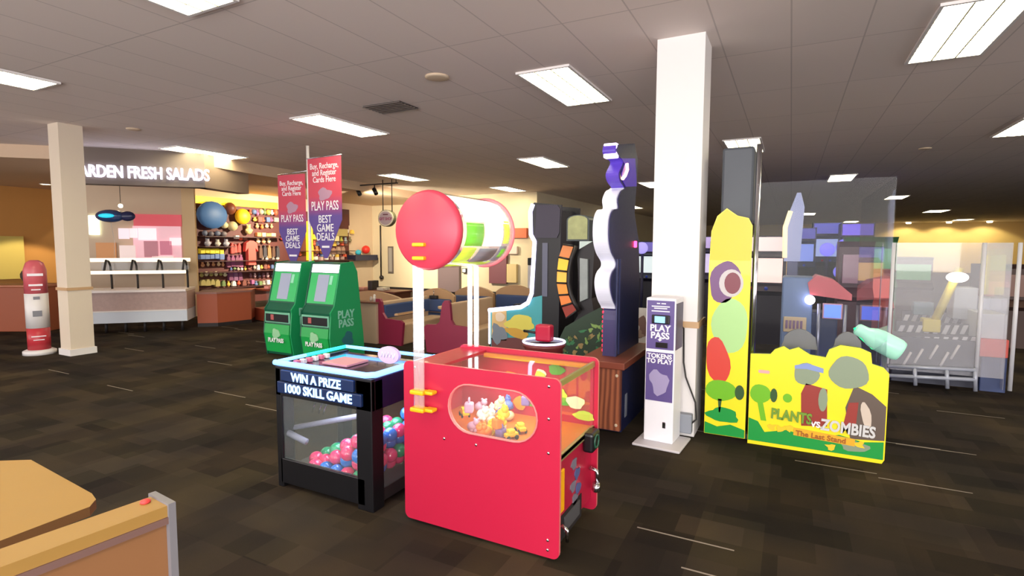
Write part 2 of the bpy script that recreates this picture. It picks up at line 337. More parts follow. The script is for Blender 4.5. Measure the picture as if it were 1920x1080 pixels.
# ---------------------------------------------------------------- 1. red drum machine
rm = thing('prize_machine', 'red prize machine with an oval window and a big clear drum above', 'arcade machine', (-1.42, 2.35, 0))
HW, DD, HT = .47, .57, .92
def red_side(y, hole, name):
    b = MB(); out = rrect(-HW, .02, HW, HT, .035, 5); th = .018
    if not hole:
        b.prism(out, y, y+th, M_red, 'y', M_rededge)
        b.build(name, rm); return
    # panel with a stadium-shaped opening
    cx, cz, hw, r = .09, .705, .26, .13
    ho = []
    for (c_, a0) in ((cx+hw-r, -PI/2), (cx-hw+r, PI/2)):
        for i in range(13): a = a0+PI*i/12; ho.append((c_+r*math.cos(a), cz+r*math.sin(a)))
    bm = bmesh.new()
    def loop(pts, yy):
        vs = [bm.verts.new((u, yy, v)) for u, v in pts]; return vs, [bm.edges.new((vs[i], vs[(i+1) % len(vs)])) for i in range(len(vs))]
    for yy in (y, y+th):
        v1, e1 = loop(out, yy); v2, e2 = loop(ho, yy); bmesh.ops.triangle_fill(bm, edges=e1+e2, use_beauty=True)
    bm.verts.index_update(); b.add([v.co.copy() for v in bm.verts], [[v.index for v in f_.verts] for f_ in bm.faces], M_red); bm.free()
    for pts in (out, ho):
        n = len(pts); vs = [(u, y, v) for u, v in pts]+[(u, y+th, v) for u, v in pts]
        b.add(vs, [[i, (i+1) % n, n+(i+1) % n, n+i] for i in range(n)], M_rededge)
    b.build(name, rm)
    g = MB(); g.prism(ho, y+.006, y+.010, M_glass, 'y'); g.build('window_pane', rm)
    g = MB(); g.tube([(u, y-.003, v) for u, v in ho+ho[:2]], .005, M_rededge, 6, False); g.build('window_rim', rm)
red_side(0, True, 'front_panel'); red_side(DD, False, 'back_panel')
for sx_, sz_ in ((-.39, .89), (.41, .88), (.41, .72), (.41, .55), (-.2, .52), (0, .52), (.41, .11), (.41, .06)):
    b = MB(); b.ball((sx_, -.002, sz_), .008, M_chrome, 8, (1, .5, 1)); b.build('bolt', rm)
b = MB(); b.box(-HW+.02, .02, .5, HW-.02, DD, .52, mat('shelf_orange', (216, 120, 30), .4)); b.build('shelf', rm)
b = MB(); b.box(-HW+.02, .02, .07, HW-.06, DD, .09, M_dark); b.build('bottom_board', rm)
b = MB(); b.box(-HW+.005, .02, .05, -HW+.02, DD, .90, mat('inner_red', (190, 30, 60), .35)); b.build('end_panel', rm)
b = MB(); b.box(HW-.05, .02, .09, HW-.035, DD, .50, M_red); b.build('door_panel', rm)
b = MB(); b.box(HW-.03, .02, .52, HW-.024, DD, .9, M_glass); b.build('side_pane', rm)
b = MB(); b.box(-HW+.2, .02, .885, HW-.02, DD, .891, M_glass); b.build('top_pane', rm)
b = MB(); b.box(-HW+.02, .02, .88, -HW+.2, DD, .90, M_red); b.build('top_board', rm)
b = MB(); b.box(HW-.035, .02, .87, HW-.02, DD, .90, mat('brass_bar', (170, 160, 110), .35, metal=.5)); b.build('edge_bar', rm); b = MB(); b.box(HW-.035, .02, .49, HW-.02, DD, .525, mat('brass_bar', (0, 0, 0))); b.build('edge_bar', rm)
b = MB(); b.box(-HW+.2, DD-.03, .86, HW-.03, DD-.005, .885, M_yel); b.build('yellow_rail', rm)
# back panel picture: plain green and orange foliage shapes behind the shelf
b = MB()
for i in range(16):
    x, z = random.uniform(-.1, .4), random.uniform(.56, .84)
    b.prism(blob(x, z, random.uniform(.03, .07), random.uniform(.02, .05), 12, .1, i), DD-.004-.0006*i, DD-.002-.0006*i, [mat('leaf_green', (90, 165, 50), .5), mat('lime', (190, 215, 70), .5), mat('leaf_orange', (235, 150, 50), .5), mat('pale_cream', (235, 225, 190), .5)][i % 4], 'y')
b.build('backdrop_print', rm)
# coin side fittings (faces +x)
b = MB(); b.bbox(HW-.035, .05, .22, HW-.02, .12, .44, M_yel, .005); b.build('yellow_plate', rm)
b = MB(); b.bbox(HW-.03, .40, .42, HW+.03, .53, .53, M_black, .015); b.ring((HW+.03, .465, .475), .035, .006, mat('green_ring', (40, 90, 70), .4), 'x', 20); b.build('card_reader', rm)
b = MB()
for i, (yy, zz) in enumerate(((.28, .40), (.33, .33), (.27, .28), (.35, .24), (.30, .20))):
    b.prism(blob(yy, zz, .04, .03, 10, .15, i), HW-.034, HW-.030, [mat('print_grey', (120, 115, 130), .5), mat('print_blue', (80, 90, 140), .5)][i % 2], 'x')
b.build('door_print', rm)
b = MB(); b.tube([(HW-.02, .50, .30), (HW+.02, .50, .29), (HW+.025, .51, .2)], .012, M_chrome); b.lathe([(.02, 0), (.026, .01), (.02, .05)], (HW+.02, .50, .17), M_chrome, 12); b.build('coin_handle', rm)
b = MB(); b.box(HW-.04, .10, .06, HW-.03, .40, .19, M_dark); b.box(HW-.032, .14, .09, HW-.025, .36, .17, M_grey); b.build('prize_chute', rm)
b = MB(); b.tube([(HW-.02, .08, .16), (HW+.01, .08, .14), (HW+.012, .08, .08)], .009, M_chrome); b.build('lock', rm)
# drum
dcx, dcz, dr = -.26, 1.635, .205
d = MB(); d.lathe([(.19, -.075), (dr, -.06), (dr+.004, -.045), (dr, -.03)], (dcx, 0, dcz), mat('disc_red_hazed', (205, 60, 84), .45), 40, 'y'); d.build('drum_disc', rm)  # disc red lightened so its colour carries the hazy backlight
d = MB(); n = 40; vs = []; fs = []
for yy in (-.03, .52):
    for j in range(n): vs.append((dcx+.2*math.cos(2*PI*j/n), yy, dcz+.2*math.sin(2*PI*j/n)))
for j in range(n): fs.append((j, (j+1) % n, n+(j+1) % n, n+j))
d.add(vs, fs, clear('drum_plastic', (235, 250, 235), .1, .06), True); d.build('drum_wall', rm)
d = MB(); d.ring((dcx, .53, dcz), .2, .012, mat('pink_rim', (235, 130, 140), .3), 'y', 40); d.prism(ell(dcx, dcz,   .198, .198, 36), .52, .535, clear('drum_end', (240, 220, 225), .3), 'y'); d.build('drum_rim', rm)
d = MB()
cols = [mat('drum_white', (245, 245, 240), .4, emit=(255, 255, 245), es=1.6), mat('drum_green', (110, 200, 20), .4, emit=(110, 200, 20), es=.5), mat('drum_lime', (205, 230, 60), .4, emit=(205, 230, 60), es=.6), mat('drum_grey', (150, 148, 165), .4), mat('drum_white', (0, 0, 0))]
n = 40
for i, (a0, a1, y0, y1, mi_) in enumerate([(15, 75, .02, .5, 0), (-25, 12, .03, .2, 1), (-60, -28, .03, .16, 2), (-25, 14, .22, .42, 0), (-70, -30, .2, .4, 3), (-20, 20, .44, .5, 2), (-60, -25, .42, .5, 3), (-85, -62, .05, .45, 2), (-50, -30, .45, .5, 1), (80, 130, .05, .5, 3), (140, 200, .05, .5, 0), (210, 260, .05, .5, 3)]):
    pts = [(a0+(a1-a0)*k/6) for k in range(7)]
    vs = [(dcx+rr*math.cos(math.radians(a)), yy, dcz+rr*math.sin(math.radians(a))) for yy in (y0, y1) for rr in (.193, .188) for a in pts]
    fs = []
    for k in range(6): fs += [(k, k+1, 15+k, 14+k), (7+k, 8+k, 22+k, 21+k), (k, k+1, 8+k, 7+k), (14+k, 15+k, 22+k, 21+k)]
    fs += [(0, 7, 21, 14), (6, 13, 27, 20)]
    d.add(vs, fs, cols[mi_], True)
d.build('drum_graphics', rm)
# lit posts and clamps
for nm, px_, py_, zb, zt in (('front_post', -.33, -.045, .67, 1.56), ('back_post', -.35, .545, .92, 1.47)):
    for k in (-.016, .016) if nm == 'front_post' else (-.024, .024):
        b = MB(); b.lathe([(.0165, zb), (.0165, zt)], (px_+k, py_, 0), M_tube, 14); b.build(nm, rm)
        b = MB(); b.lathe([(.011, (1.0 if nm == 'front_post' else zb+.01)), (.011, zt-.01)], (px_+k, py_, 0), glow('post_light', (255, 250, 245), 3.5), 10); b.build('light_tube', rm)
for zz in (.675, .77): 
    b = MB(); b.bbox(-.375, -.075, zz-.012, -.285, -.018, zz+.012, M_yel, .008); b.bbox(-.30, -.055, zz-.01, -.24, -.002, zz+.01, M_yel, .008); b.build('clamp', rm)
for zz in (1.49, 1.56): 
    b = MB(); b.bbox(-.33, -.10, zz-.01, -.255, -.06, zz+.01, M_yel, .006); b.build('clamp', rm)
# toys on the shelf
TC = [('white', (240, 235, 220)), ('purple', (130, 110, 170)), ('yellow', (245, 205, 30)), ('cream', (230, 215, 170)), ('lilac', (200, 160, 190)), ('orange', (235, 130, 40)), ('blue', (90, 110, 190))]
def toy_mesh(kind, m):
    b = MB()
    if kind == 0:
        b.ball((0, 0, .028), .028, m, 10, (1.2, 1, .9)); b.ball((.02, -.01, .055), .018, m, 8); b.ball((.03, -.01, .07), .007, m, 6); b.ball((.01, -.01, .071), .007, m, 6)
        for q in (-1, 1): b.ball((.01*q+.01, -.022, .014), .011, m, 6)
    elif kind == 1:
        b.bbox(-.035, -.018, .012, .035, .018, .032, m, .006); b.bbox(-.018, -.016, .03, .018, .016, .048, m, .006)
        for q in (-.022, .022):
            for r_ in (-.018, .018): b.lathe([(.011, -.003), (.011, .003)], (q, r_, .011), M_dark, 10, 'y')
    else:
        b.bbox(-.022, -.022, 0, .022, .022, .05, m, .008); b.ring((0, 0, .06), .012, .004, m, 'y', 12)
    return b
random.seed(11)
def toyname(kind): return ['toy_figure', 'toy_car', 'toy_block'][kind]
for i in range(26):
    u = random.random(); x = -1.42 - .22 + .34*u; y = 2.35 + .07 + .38*random.random(); z = .52 + (.055 if i > 14 else 0) + (.05 if i > 21 else 0)
    if i in (3, 9): x = -1.30; y = 2.45+i*.02; z = .52
    k = 1 if i in (3, 9, 17) else random.choice([0, 0, 2]); cn, cc = TC[2] if k == 1 else TC[i % 7]
    o = toy_mesh(k, mat('toy_'+cn, cc, .5)).build(toyname(k)); o.location = (x, y, z); o.rotation_euler.z = random.uniform(0, 6); o.scale = (1.15,)*3
    tag(o, '%s plastic %s in the pile behind the oval window of the red machine' % (cn, ['little figure', 'toy car', 'block charm'][k]), 'toy', 'small prizes inside the red machine')
l = bpy.data.lights.new('machine_lamp', 'AREA'); l.energy = 2.5; l.size = .4; l.color = (1, .9, .75)
o = bpy.data.objects.new('machine_lamp', l); o.parent = rm; o.location = (0, .3, .875); SC.collection.objects.link(o)
# ---------------------------------------------------------------- 2. black ball cabinet with the lit rim
bc = thing('ball_cabinet', 'black glass-sided ball game cabinet with a glowing blue-white rim', 'arcade machine', (-2.5, 2.32, 0))
X0, X1, Y1, Z1 = -.40, .40, .62, .80
for (a, b_) in ((X0, 0), (X1-.12, 0), (X0, Y1-.1), (X1-.12, Y1-.1)):
    b = MB(); b.bbox(a, b_, 0.0, a+(.05 if a == X0 else .12), b_+.1, Z1-.02, M_black, .006); b.build('corner_post', bc)
b = MB(); b.bbox(X0+.03, .0, .03, X1-.06, .03, .19, M_black, .004); b.build('kick_panel', bc)
b = MB(); b.bbox(X0+.01, .02, .03, X1-.01, Y1, .11, M_dark, .004); b.build('base_board', bc)
b = MB(); b.bbox(X0, .0, .60, X1, .03, Z1-.01, M_black, .004); b.bbox(X1-.03, .03, .60, X1, Y1, Z1-.01, mat('deep_blue_panel', (24, 22, 60), .35), .004); b.bbox(X0, .03, .60, X0+.03, Y1, Z1-.01, M_black, .004); b.build('top_apron', bc)
b = MB(); b.box(X0+.05, .012, .19, X1-.12, .016, .6, M_glass); b.box(X1-.02, .1, .11, X1-.016, Y1-.1, .6, M_glass); b.build('glass_side', bc)
b = MB(); b.box(X0+.02, .05, Z1-.03, X1-.02, Y1-.02, Z1-.022, mat('smoky_tray', (60, 50, 74), .12, coat=.5)); b.build('tray', bc)
zt = Z1+.012
ra = MB(); ra.tube([(X0, 0, zt), (X1-.04, 0, zt), (X1, .04, zt), (X1, Y1, zt)], .017, M_ledb, 10); ra.build('rim_light_front', bc)
ra = MB(); ra.tube([(X0, 0, zt), (X0, Y1*.4, zt)], .012, M_ledb, 8); ra.tube([(X0, Y1, zt), (X1, Y1, zt)], .012, M_ledb, 8); ra.build('rim_light_back', bc)
ra = MB(); ra.tube([(X0, Y1*.4, zt), (X0, Y1, zt)], .012, M_ledc, 8); ra.build('rim_light_cyan', bc)
b = MB(); b.bbox(X0+.07, -.02, .705, X1-.12, .002, .775, mat('sign_blue', (22, 40, 80), .3), .006); b.bbox(X0+.04, -.022, .625, X1-.06, .002, .70, mat('sign_blue', (0, 0, 0)), .006); b.build('name_plate', bc)
M_signt = glow('sign_letters', (165, 205, 255), .9)
txt('WIN A PRIZE', .075, M_signt, (-.02, -.023, .737), FRONT, bc, off=.002, sx=.95)
txt('1000 SKILL GAME', .075, M_signt, (-.01, -.025, .662), FRONT, bc, off=.002, sx=1.0)
b = MB(); b.prism(ell(0, 0, .085, .055, 24), -.012, .012, mat('oval_lilac', (185, 165, 205), .4, emit=(200, 170, 220), es=.25), 'y'); b.M = Matrix.Identity(4); ov = b.build('oval_sign', bc); ov.location = (.23, .36, Z1+.055)
b = MB(); b.tube([(-.055, -.014, -.015), (-.045, -.014, .02), (-.03, -.014, -.015), (-.018, -.014, .022), (-.008, -.014, -.015), (.008, -.014, .02), (.02, -.014, -.012), (.034, -.014, .018), (.045, -.014, -.02), (.058, -.014, .015)], .004, M_tint, 6); b.build('script_mark', ov)
# inner ramps
b = MB(); b.tube([(X0+.04, .10, .36), (X0+.55, .34, .47)], .018, mat('ramp_grey', (125, 125, 145), .4), 8); b.build('ball_ramp', bc)
b = MB(); b.tube([(X0+.03, .05, .345), (X0+.2, .06, .305)], .02, mat('ramp_grey', (0, 0, 0)), 8); b.build('ball_ramp', bc)
b = MB()
for a in (.10, .16, .2): b.tube([(X0+a+.05*math.sin(t*.5), .2, .42+.14*math.cos((t-3)/3*1.4)) for t in range(0, 6)], .005, M_chrome, 6)
b.build('wire_loop', bc)
# rainbow trays on the left of the top
b = MB()
for k in range(6): b.bbox(X0+.05+.0*k, .1+.05*k, Z1-.02, X0+.09, .13+.05*k, Z1+.01, [mat('tab_pink', (230, 130, 160), .4), M_tint][k % 2], .004)
b.bbox(X0+.2, .2, Z1-.02, X0+.42, .4, Z1-.004, mat('tray_pink', (215, 150, 165), .4), .004); b.build('score_tabs', bc)
l = bpy.data.lights.new('cabinet_fill', 'AREA'); l.energy = 4; l.size = .4; l.color = (.8, .85, 1)  # added fill light inside the cabinet so the heaped balls show
o = bpy.data.objects.new('cabinet_fill', l); o.parent = bc; o.location = (.1, .3, .59); SC.collection.objects.link(o)
BC = {'pink': mat('ball_pink', (225, 50, 110), .16, coat=.6), 'blue': mat('ball_blue', (30, 110, 200), .16, coat=.6), 'green': mat('ball_green', (20, 150, 100), .16, coat=.6)}
random.seed(5)
balls = []; R = .046
def slope_top(x, y): return .16 + .30*((x-(X0+.12))/.6) + .12*y   # heap rises to the right and back
tries = 0
lat = []
for kz in range(10):
    for iy in range(9):
        for ix in range(11):
            x = X0+.18+(ix+(kz % 2)*.5)*2*R; y = .06+(iy+(kz % 2)*.5)*2*R; z = .115+R+kz*R*1.45
            if x < X1-.035-R and y < Y1-.05-R and z+R < min(.56, slope_top(x, y)) and (x-X0 > .15): lat.append((x, y, z))
# keep the outer layers only: inner balls are never seen
vis = [p for p in lat if p[1] < .14 or p[0] > X1-.17 or p[2] > slope_top(p[0], p[1])-3.0*R]
cnt = 0
for (x, y, z) in vis:
    cn = random.choice(['pink', 'pink', 'blue', 'green', 'pink', 'blue'])
    b = MB(); b.ball((0, 0, 0), R, BC[cn], 16); o = b.build('plastic_ball'); o.location = (-2.5+x+random.uniform(-.003, .003), 2.32+y, z)
    tag(o, 'shiny %s ball heaped inside the black glass cabinet' % cn, 'ball', '%s balls in the black cabinet' % cn); cnt += 1
# ---------------------------------------------------------------- 3. green kiosks and banners
def play_kiosk(x, y, label):
    t = thing('card_kiosk', label, 'kiosk', (x, y, 0), 0, 'green card kiosks')
    hw = .28
    prof = [(.02, 0), (-.03, .32), (.0, .62), (-.01, .66), (.06, .74), (.20, 1.32), (.42, 1.34), (.50, 1.2), (.60, .3), (.62, 0)]
    b = MB()
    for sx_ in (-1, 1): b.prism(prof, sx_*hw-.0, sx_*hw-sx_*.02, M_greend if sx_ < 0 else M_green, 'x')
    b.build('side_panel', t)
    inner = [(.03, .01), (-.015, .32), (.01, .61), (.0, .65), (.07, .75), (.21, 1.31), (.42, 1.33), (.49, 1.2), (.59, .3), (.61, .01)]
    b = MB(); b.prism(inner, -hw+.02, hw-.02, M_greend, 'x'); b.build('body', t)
    def slab(p0, p1, x0, x1, m, name, off=.006, par=t):
        d = Vector((p1[0]-p0[0], p1[1]-p0[1])); n = Vector((-d.y, d.x)).normalized()*off
        if n.x > 0: n = -n
        b = MB(); vs = [(x_, p[0]+k*n.x, p[1]+k*n.y) for k in (0, 1) for p in (p0, p1) for x_ in (x0, x1)]
        b.add(vs, [(0, 1, 3, 2), (4, 6, 7, 5), (0, 4, 5, 1), (2, 3, 7, 6), (0, 2, 6, 4), (1, 5, 7, 3)], m); return b.build(name, par)
    slab((.182, 1.19), (.208, 1.30), -hw+.03, hw-.03, glow('kiosk_header', (255, 235, 255), 2.5), 'header_light')
    slab((.075, .77), (.18, 1.18), -hw+.03, hw-.03, mat('kiosk_bright_green', (60, 190, 110), .35), 'face_plate')
    slab((.080, .80), (.175, 1.16), -.11, .10, mat('screen_grey', (150, 155, 175), .2, emit=(140, 150, 175), es=.25), 'screen', .010)
    slab((.135, 1.03), (.170, 1.15), .12, .17, mat('pale_green', (150, 220, 190), .4), 'card_slot', .010)
    slab((.115, .88), (.135, .98), -.185, -.16, M_black, 'card_reader', .012)
    b = MB(); b.bbox(-hw+.03, -.02, .47, hw-.03, .0, .62, mat('silver_frame', (120, 190, 160), .3), .004); b.build('dispenser_frame', t)
    b = MB(); b.bbox(-hw+.05, -.026, .485, hw-.05, -.015, .595, M_black, .003); b.bbox(-.12, -.03, .51, -.06, -.024, .585, mat('ticket_red', (180, 90, 90), .4), .002); b.build('bill_slot', t)
    b = MB(); b.prism([(-.024, .45), (-.040, .32), (-.0, .05), (.01, .05), (-.01, .32), (-.005, .45)], -hw+.03, hw-.03, mat('kiosk_leaf_green', (28, 165, 78), .35), 'x'); b.build('lower_panel', t)
    # a plain pale emblem stands where the picture is
    b = MB(); b.prism(blob(0, .32, .075, .07, 20, .12, 3), -.05, -.036, mat('emblem_pale', (150, 205, 160), .4), 'y'); b.build('emblem', t)
    txt('PLAY PASS', .085, M_tint, (0, -.052, .225), (PI/2, 0, 0), t, off=.002, sx=.8)
    txt('PLAY\nPASS', .15, mat('side_lettering', (140, 205, 185), .4), (hw+.002, .27, .56), (PI/2, 0, PI/2), t, off=.004, sx=.9)
    b = MB(); b.prism(blob(.3, .28, .1, .1, 18, .15, 5), hw, hw+.002, mat('side_print', (40, 110, 120), .4), 'x'); b.build('side_emblem', t)
    return t
play_kiosk(-6.40, 5.2, 'left one of the two green PLAY PASS kiosks')
play_kiosk(-5.66, 5.2, 'right one of the two green PLAY PASS kiosks, beside the tan partition')
bp_ = Vector((-6.62, 6.0, 0))
po = thing('banner_stand', 'tall white pole behind the green kiosks carrying two pennants', 'pole', bp_)
b = MB(); b.tube([(0, 0, .02), (0, 0, 3.08)], .024, M_white, 12); b.build('pole', po)
b = MB(); b.lathe([(.09, 0), (.09, .015), (.04, .03), (.03, .05)], (0, 0, 0), M_white, 20); b.build('base', po)
b = MB(); b.tube([(0, -.02, 2.88), (.76, -.07, 2.88)], .01, M_chrome, 8); b.tube([(0, -.02, 2.70), (-.62, -.04, 2.67)], .01, M_chrome, 8); b.build('crossbar', po)
def ban_mat(name):
    m = bpy.data.materials.new(name); m.use_nodes = True; nt = m.node_tree; b = nt.nodes['Principled BSDF']; b.inputs['Roughness'].default_value = .7
    tc = nt.nodes.new('ShaderNodeTexCoord'); sp = nt.nodes.new('ShaderNodeSeparateXYZ'); nt.links.new(tc.outputs['Generated'], sp.inputs[0])
    r = nt.nodes.new('ShaderNodeValToRGB'); nt.links.new(sp.outputs[2], r.inputs[0]); r.color_ramp.elements[0].color = hexc(95, 75, 150); r.color_ramp.elements[0].position = .42
    r.color_ramp.elements[1].color = hexc(205, 75, 95); r.color_ramp.elements[1].position = .62; nt.links.new(r.outputs[0], b.inputs['Base Color']); return m
BM = ban_mat('red_to_purple_cloth')
def pennant(x0, w_, ztop, h_, label, rz, loc):
    t = thing('pennant_banner', label, 'banner', loc, rz)
    b = MB(); pts = [(0, 0), (w_, 0), (w_, -h_*.62), (w_*.55, -h_), (w_*.45, -h_), (0, -h_*.62)]
    b.prism(pts, 0, .006, BM, 'y'); b.build('cloth', t)
    cx = w_/2; tx = (lambda s, z, sz, k=.9: txt(s, sz, M_tint, (cx, -.003, z), FRONT, t, ext=.001, off=.001, sx=k))
    k_ = w_/.5; tx('Buy, Recharge,\nand Register\nCards Here', -h_*.15, .085*k_, .85); tx('PLAY PASS', -h_*.48, .135*k_, .66); tx('BEST\nGAME\nDEALS', -h_*.70, .112*k_, .85)
    b = MB(); b.box(cx-.08, -.003, -h_*.895, cx+.08, 0, -h_*.875, M_tint); b.build('text_line', t)
    b = MB(); b.prism(blob(cx, -h_*.36, w_*.2, h_*.06, 18, .15, 8), -.003, 0, mat('banner_emblem', (180, 140, 165), .6), 'y'); b.build('emblem', t)
b_r0 = bp_+Vector((.03, -.035, 2.87)); pennant(0, .72, 0, 1.50, 'larger red and purple pennant on the right of the pole', math.radians(-3), b_r0)
pennant(0, .58, 0, 1.42, 'smaller red and purple pennant on the left of the pole', math.radians(2), bp_+Vector((-.62, -.05, 2.66)))
# ---------------------------------------------------------------- 4. white and purple kiosk by the column
wk = thing('play_pass_stand', 'slim white stand with purple panels against the square column', 'kiosk', (-.86, 4.3, 0), math.radians(-4))
b = MB(); b.bbox(-.18, -.21, 0, .19, .15, .02, mat('base_plate', (205, 200, 205), .4), .008); b.build('base_plate', wk)
M_pw = mat('stand_white', (238, 238, 246), .35)
b = MB(); b.bbox(-.125, -.09, .02, .105, .14, 1.16, M_pw, .008); b.build('body', wk)
M_pur = mat('purple_print', (96, 82, 142), .4)
b = MB(); b.box(-.115, -.096, .76, .095, -.09, 1.14, M_pur); b.build('upper_panel', wk)
b = MB(); b.box(.105, -.075, .76, .109, .12, 1.12, mat('side_purple', (70, 62, 96), .4)); b.build('side_print', wk)
b = MB(); b.box(-.115, -.096, .35, .095, -.09, .735, M_pur); b.build('lower_panel', wk)
b = MB(); b.bbox(-.075, -.112, .96, .065, -.095, 1.03, M_black, .008); b.box(-.05, -.115, .97, .03, -.111, 1.02, glow('reader_screen', (120, 170, 230), 1.0)); b.build('card_reader', wk)
b = MB(); b.box(-.04, -.105, .775, .05, -.095, .815, M_black); b.build('card_slot', wk)
b = MB()
for x0_, x1_, z_ in ((-.04, -.015, 1.118), (-.005, .03, 1.118), (-.08, .06, 1.095), (-.06, .04, 1.08), (-.08, .06, 1.058)): b.box(x0_, -.098, z_-.004, x1_, -.096, z_+.004, M_tint)
b.build('small_print', wk)
txt('PLAY\nPASS', .07, M_tint, (-.01, -.098, .895), FRONT, wk, off=.002)
b = MB(); b.prism([(-.01, .822), (.008, .838), (-.004, .838), (-.004, .85), (-.016, .85), (-.016, .838), (-.028, .838)], -.099, -.096, M_tint, 'y'); b.build('arrow', wk)
txt('TOKENS\nTO PLAY', .05, M_tint, (-.01, -.098, .685), FRONT, wk, off=.0015)
b = MB(); b.prism(blob(-.01, .5, .07, .1, 18, .16, 4, .3), -.099, -.096, mat('lilac_print', (160, 150, 190), .5), 'y'); b.build('picture', wk)
b = MB(); b.bbox(.025, -.1, .14, .05, -.088, .19, M_chrome, .003); b.box(.03, -.102, .145, .045, -.099, .16, M_black); b.build('lock', wk)
# ---------------------------------------------------------------- 5. yellow shooting game booth (right)
pz = thing('shooting_game_booth', 'bright yellow and green game booth with a low front wall and tall side', 'arcade machine', (-.58, 4.58, 0))
M_py = mat('print_yellow', (246, 226, 20), .4, coat=.2); M_pyo = mat('print_amber', (255, 200, 40), .4); M_pg = mat('print_grass', (16, 150, 60), .4)
def layer(b, pts, k, m, y0=0): b.prism(pts, y0-.0015*k-.0015, y0-.0015*k, m, 'y')
# tall side panel
tp = [(.0, .03), (.31, .03), (.31, 1.72), (.28, 1.78), (.20, 1.80), (.12, 1.86), (.05, 1.80), (.01, 1.68), (.0, 1.4)]
b = MB(); b.prism(tp, 0, .03, M_py, 'y', mat('panel_edge', (120, 160, 60), .4)); b.build('tall_panel', pz)
M_purp = mat('print_purple', (110, 70, 120), .4); M_pale = mat('print_pale_green', (170, 215, 140), .4); M_redp = mat('print_red', (210, 60, 45), .4)
M_lime = mat('print_lime', (110, 185, 20), .4); M_hole = mat('print_dark_green', (40, 80, 30), .5)
b = MB()
layer(b, [(.004, 1.45), (.306, 1.45), (.306, 1.715), (.28, 1.775), (.2, 1.795), (.12, 1.85), (.055, 1.795), (.014, 1.68)], 0, M_pyo)
# plain rounded shapes in the colours of the printed picture
layer(b, blob(.12, 1.28, .11, .17, 22, .05, 2, -.2), 1, M_purp); layer(b, ell(.17, 1.27, .09, .11, 20), 2, mat('print_lilac_grey', (195, 190, 190), .4)); layer(b, ell(.18, 1.27, .06, .085, 20), 3, mat('print_maroon', (120, 45, 60), .4))
layer(b, blob(.17, .93, .135, .22, 24, .03, 6), 1, M_pale); layer(b, blob(.09, .64, .09, .19, 20, .04, 9, .15), 2, M_redp)
layer(b, blob(.12, .40, .12, .085, 18, .02, 3), 3, M_lime); layer(b, ell(.26, .40, .035, .06, 16), 4, M_hole); layer(b, [(.1, .33), (.13, .33), (.12, .22), (.11, .22)], 3, M_hole)
layer(b, blob(.14, .20, .12, .06, 18, .12, 5), 3, M_pg); layer(b, [(.004, .035), (.306, .035), (.306, .10), (.2, .13), (.1, .10), (.004, .13)], 4, M_pg)
b.build('tall_panel_print', pz)
# low front wall with a wavy cut-out top
xs = [(.33, 0), (1.22, 0), (1.235, .03), (1.235, .66), (1.20, .70), (1.13, .72), (1.12, .80), (1.05, .83), (.93, .84), (.86, .80), (.84, .74), (.74, .75), (.66, .80), (.60, .775), (.56, .80), (.50, .77), (.47, .73), (.33, .72)]
b = MB(); b.prism(xs, 0, .03, M_py, 'y', mat('panel_edge', (0, 0, 0))); b.build('front_wall', pz)
b = MB(); M_zg = mat('print_sage', (135, 150, 125), .4); M_br = mat('print_brown', (95, 80, 70), .4); M_dr = mat('print_brick', (150, 50, 40), .4)
layer(b, [(.333, .03), (1.225, .03), (1.225, .16), (1.1, .14), (.95, .17), (.8, .12), (.6, .15), (.45, .11), (.4, .19), (.333, .21)], 2, M_pg)
layer(b, blob(.41, .41, .075, .075, 18, .02, 3), 1, M_lime); layer(b, ell(.505, .41, .025, .055, 14), 3, M_hole); layer(b, ell(.60, .40, .032, .035, 14), 1, M_lime)
layer(b, [(.39, .35), (.43, .35), (.46, .2), (.42, .2)], 2, M_lime)
layer(b, blob(.72, .60, .085, .085, 20, .04, 7), 1, M_zg); layer(b, [(.64, .66), (.72, .685), (.83, .655), (.83, .62), (.72, .64), (.64, .635)], 2, mat('print_sky', (130, 150, 205), .4))
layer(b, [(.72, .53), (.86, .50), (.87, .22), (.70, .20), (.69, .45)], 1, M_dr); layer(b, ell(.835, .42, .03, .09, 14), 3, M_zg)
layer(b, blob(.99, .64, .125, .12, 22, .04, 12), 2, M_zg)
layer(b, [(1.03, .55), (1.14, .50), (1.228, .42), (1.228, .17), (1.02, .15), (.98, .38)], 1, M_br)
layer(b, [(1.0, .42), (1.06, .43), (1.05, .25), (.97, .24)], 3, M_dr); layer(b, blob(1.11, .34, .03, .1, 14, .05, 4, .2), 3, mat('print_cream', (205, 190, 175), .4))
layer(b, [(.65, .12), (1.05, .1), (1.05, .155), (.65, .18)], 4, mat('print_plank', (225, 170, 30), .5)); layer(b, blob(1.05, .10, .09, .04, 16, .1, 8), 3, M_zg)
layer(b, rrect(.39, .575, .47, .60, .01, 3), 2, mat('print_pink', (235, 170, 170), .4)); 
for k, (x_, z_) in enumerate(((.5, .16), (.56, .155), (.62, .17), (.9, .07), (1.08, .12))): layer(b, blob(x_, z_, .03, .025, 9, .3, k+20), 5, M_pyo)
b.build('front_wall_print', pz)
txt('PLANTS', .11, mat('letter_green', (110, 150, 40), .5), (.63, -.012, .262), (PI/2, math.radians(2), 0), pz, off=.004, ext=.004, sx=.72)
txt('VS.', .06, M_tint, (.80, -.012, .225), (PI/2, 0, 0), pz, off=.002, ext=.004)
txt('ZOMBIES', .115, mat('letter_grey', (205, 205, 205), .5), (1.0, -.012, .225), (PI/2, math.radians(2), 0), pz, off=.004, ext=.004, sx=.74)
txt('The Last Stand', .055, mat('letter_straw', (165, 92, 22), .5), (.83, -.012, .135), (PI/2, math.radians(2), 0), pz, off=.001, ext=.003)
b = MB(); b.box(.31, .03, .02, 1.235, 2.1, .06, mat('booth_floor', (40, 60, 45), .6)); b.build('platform', pz)
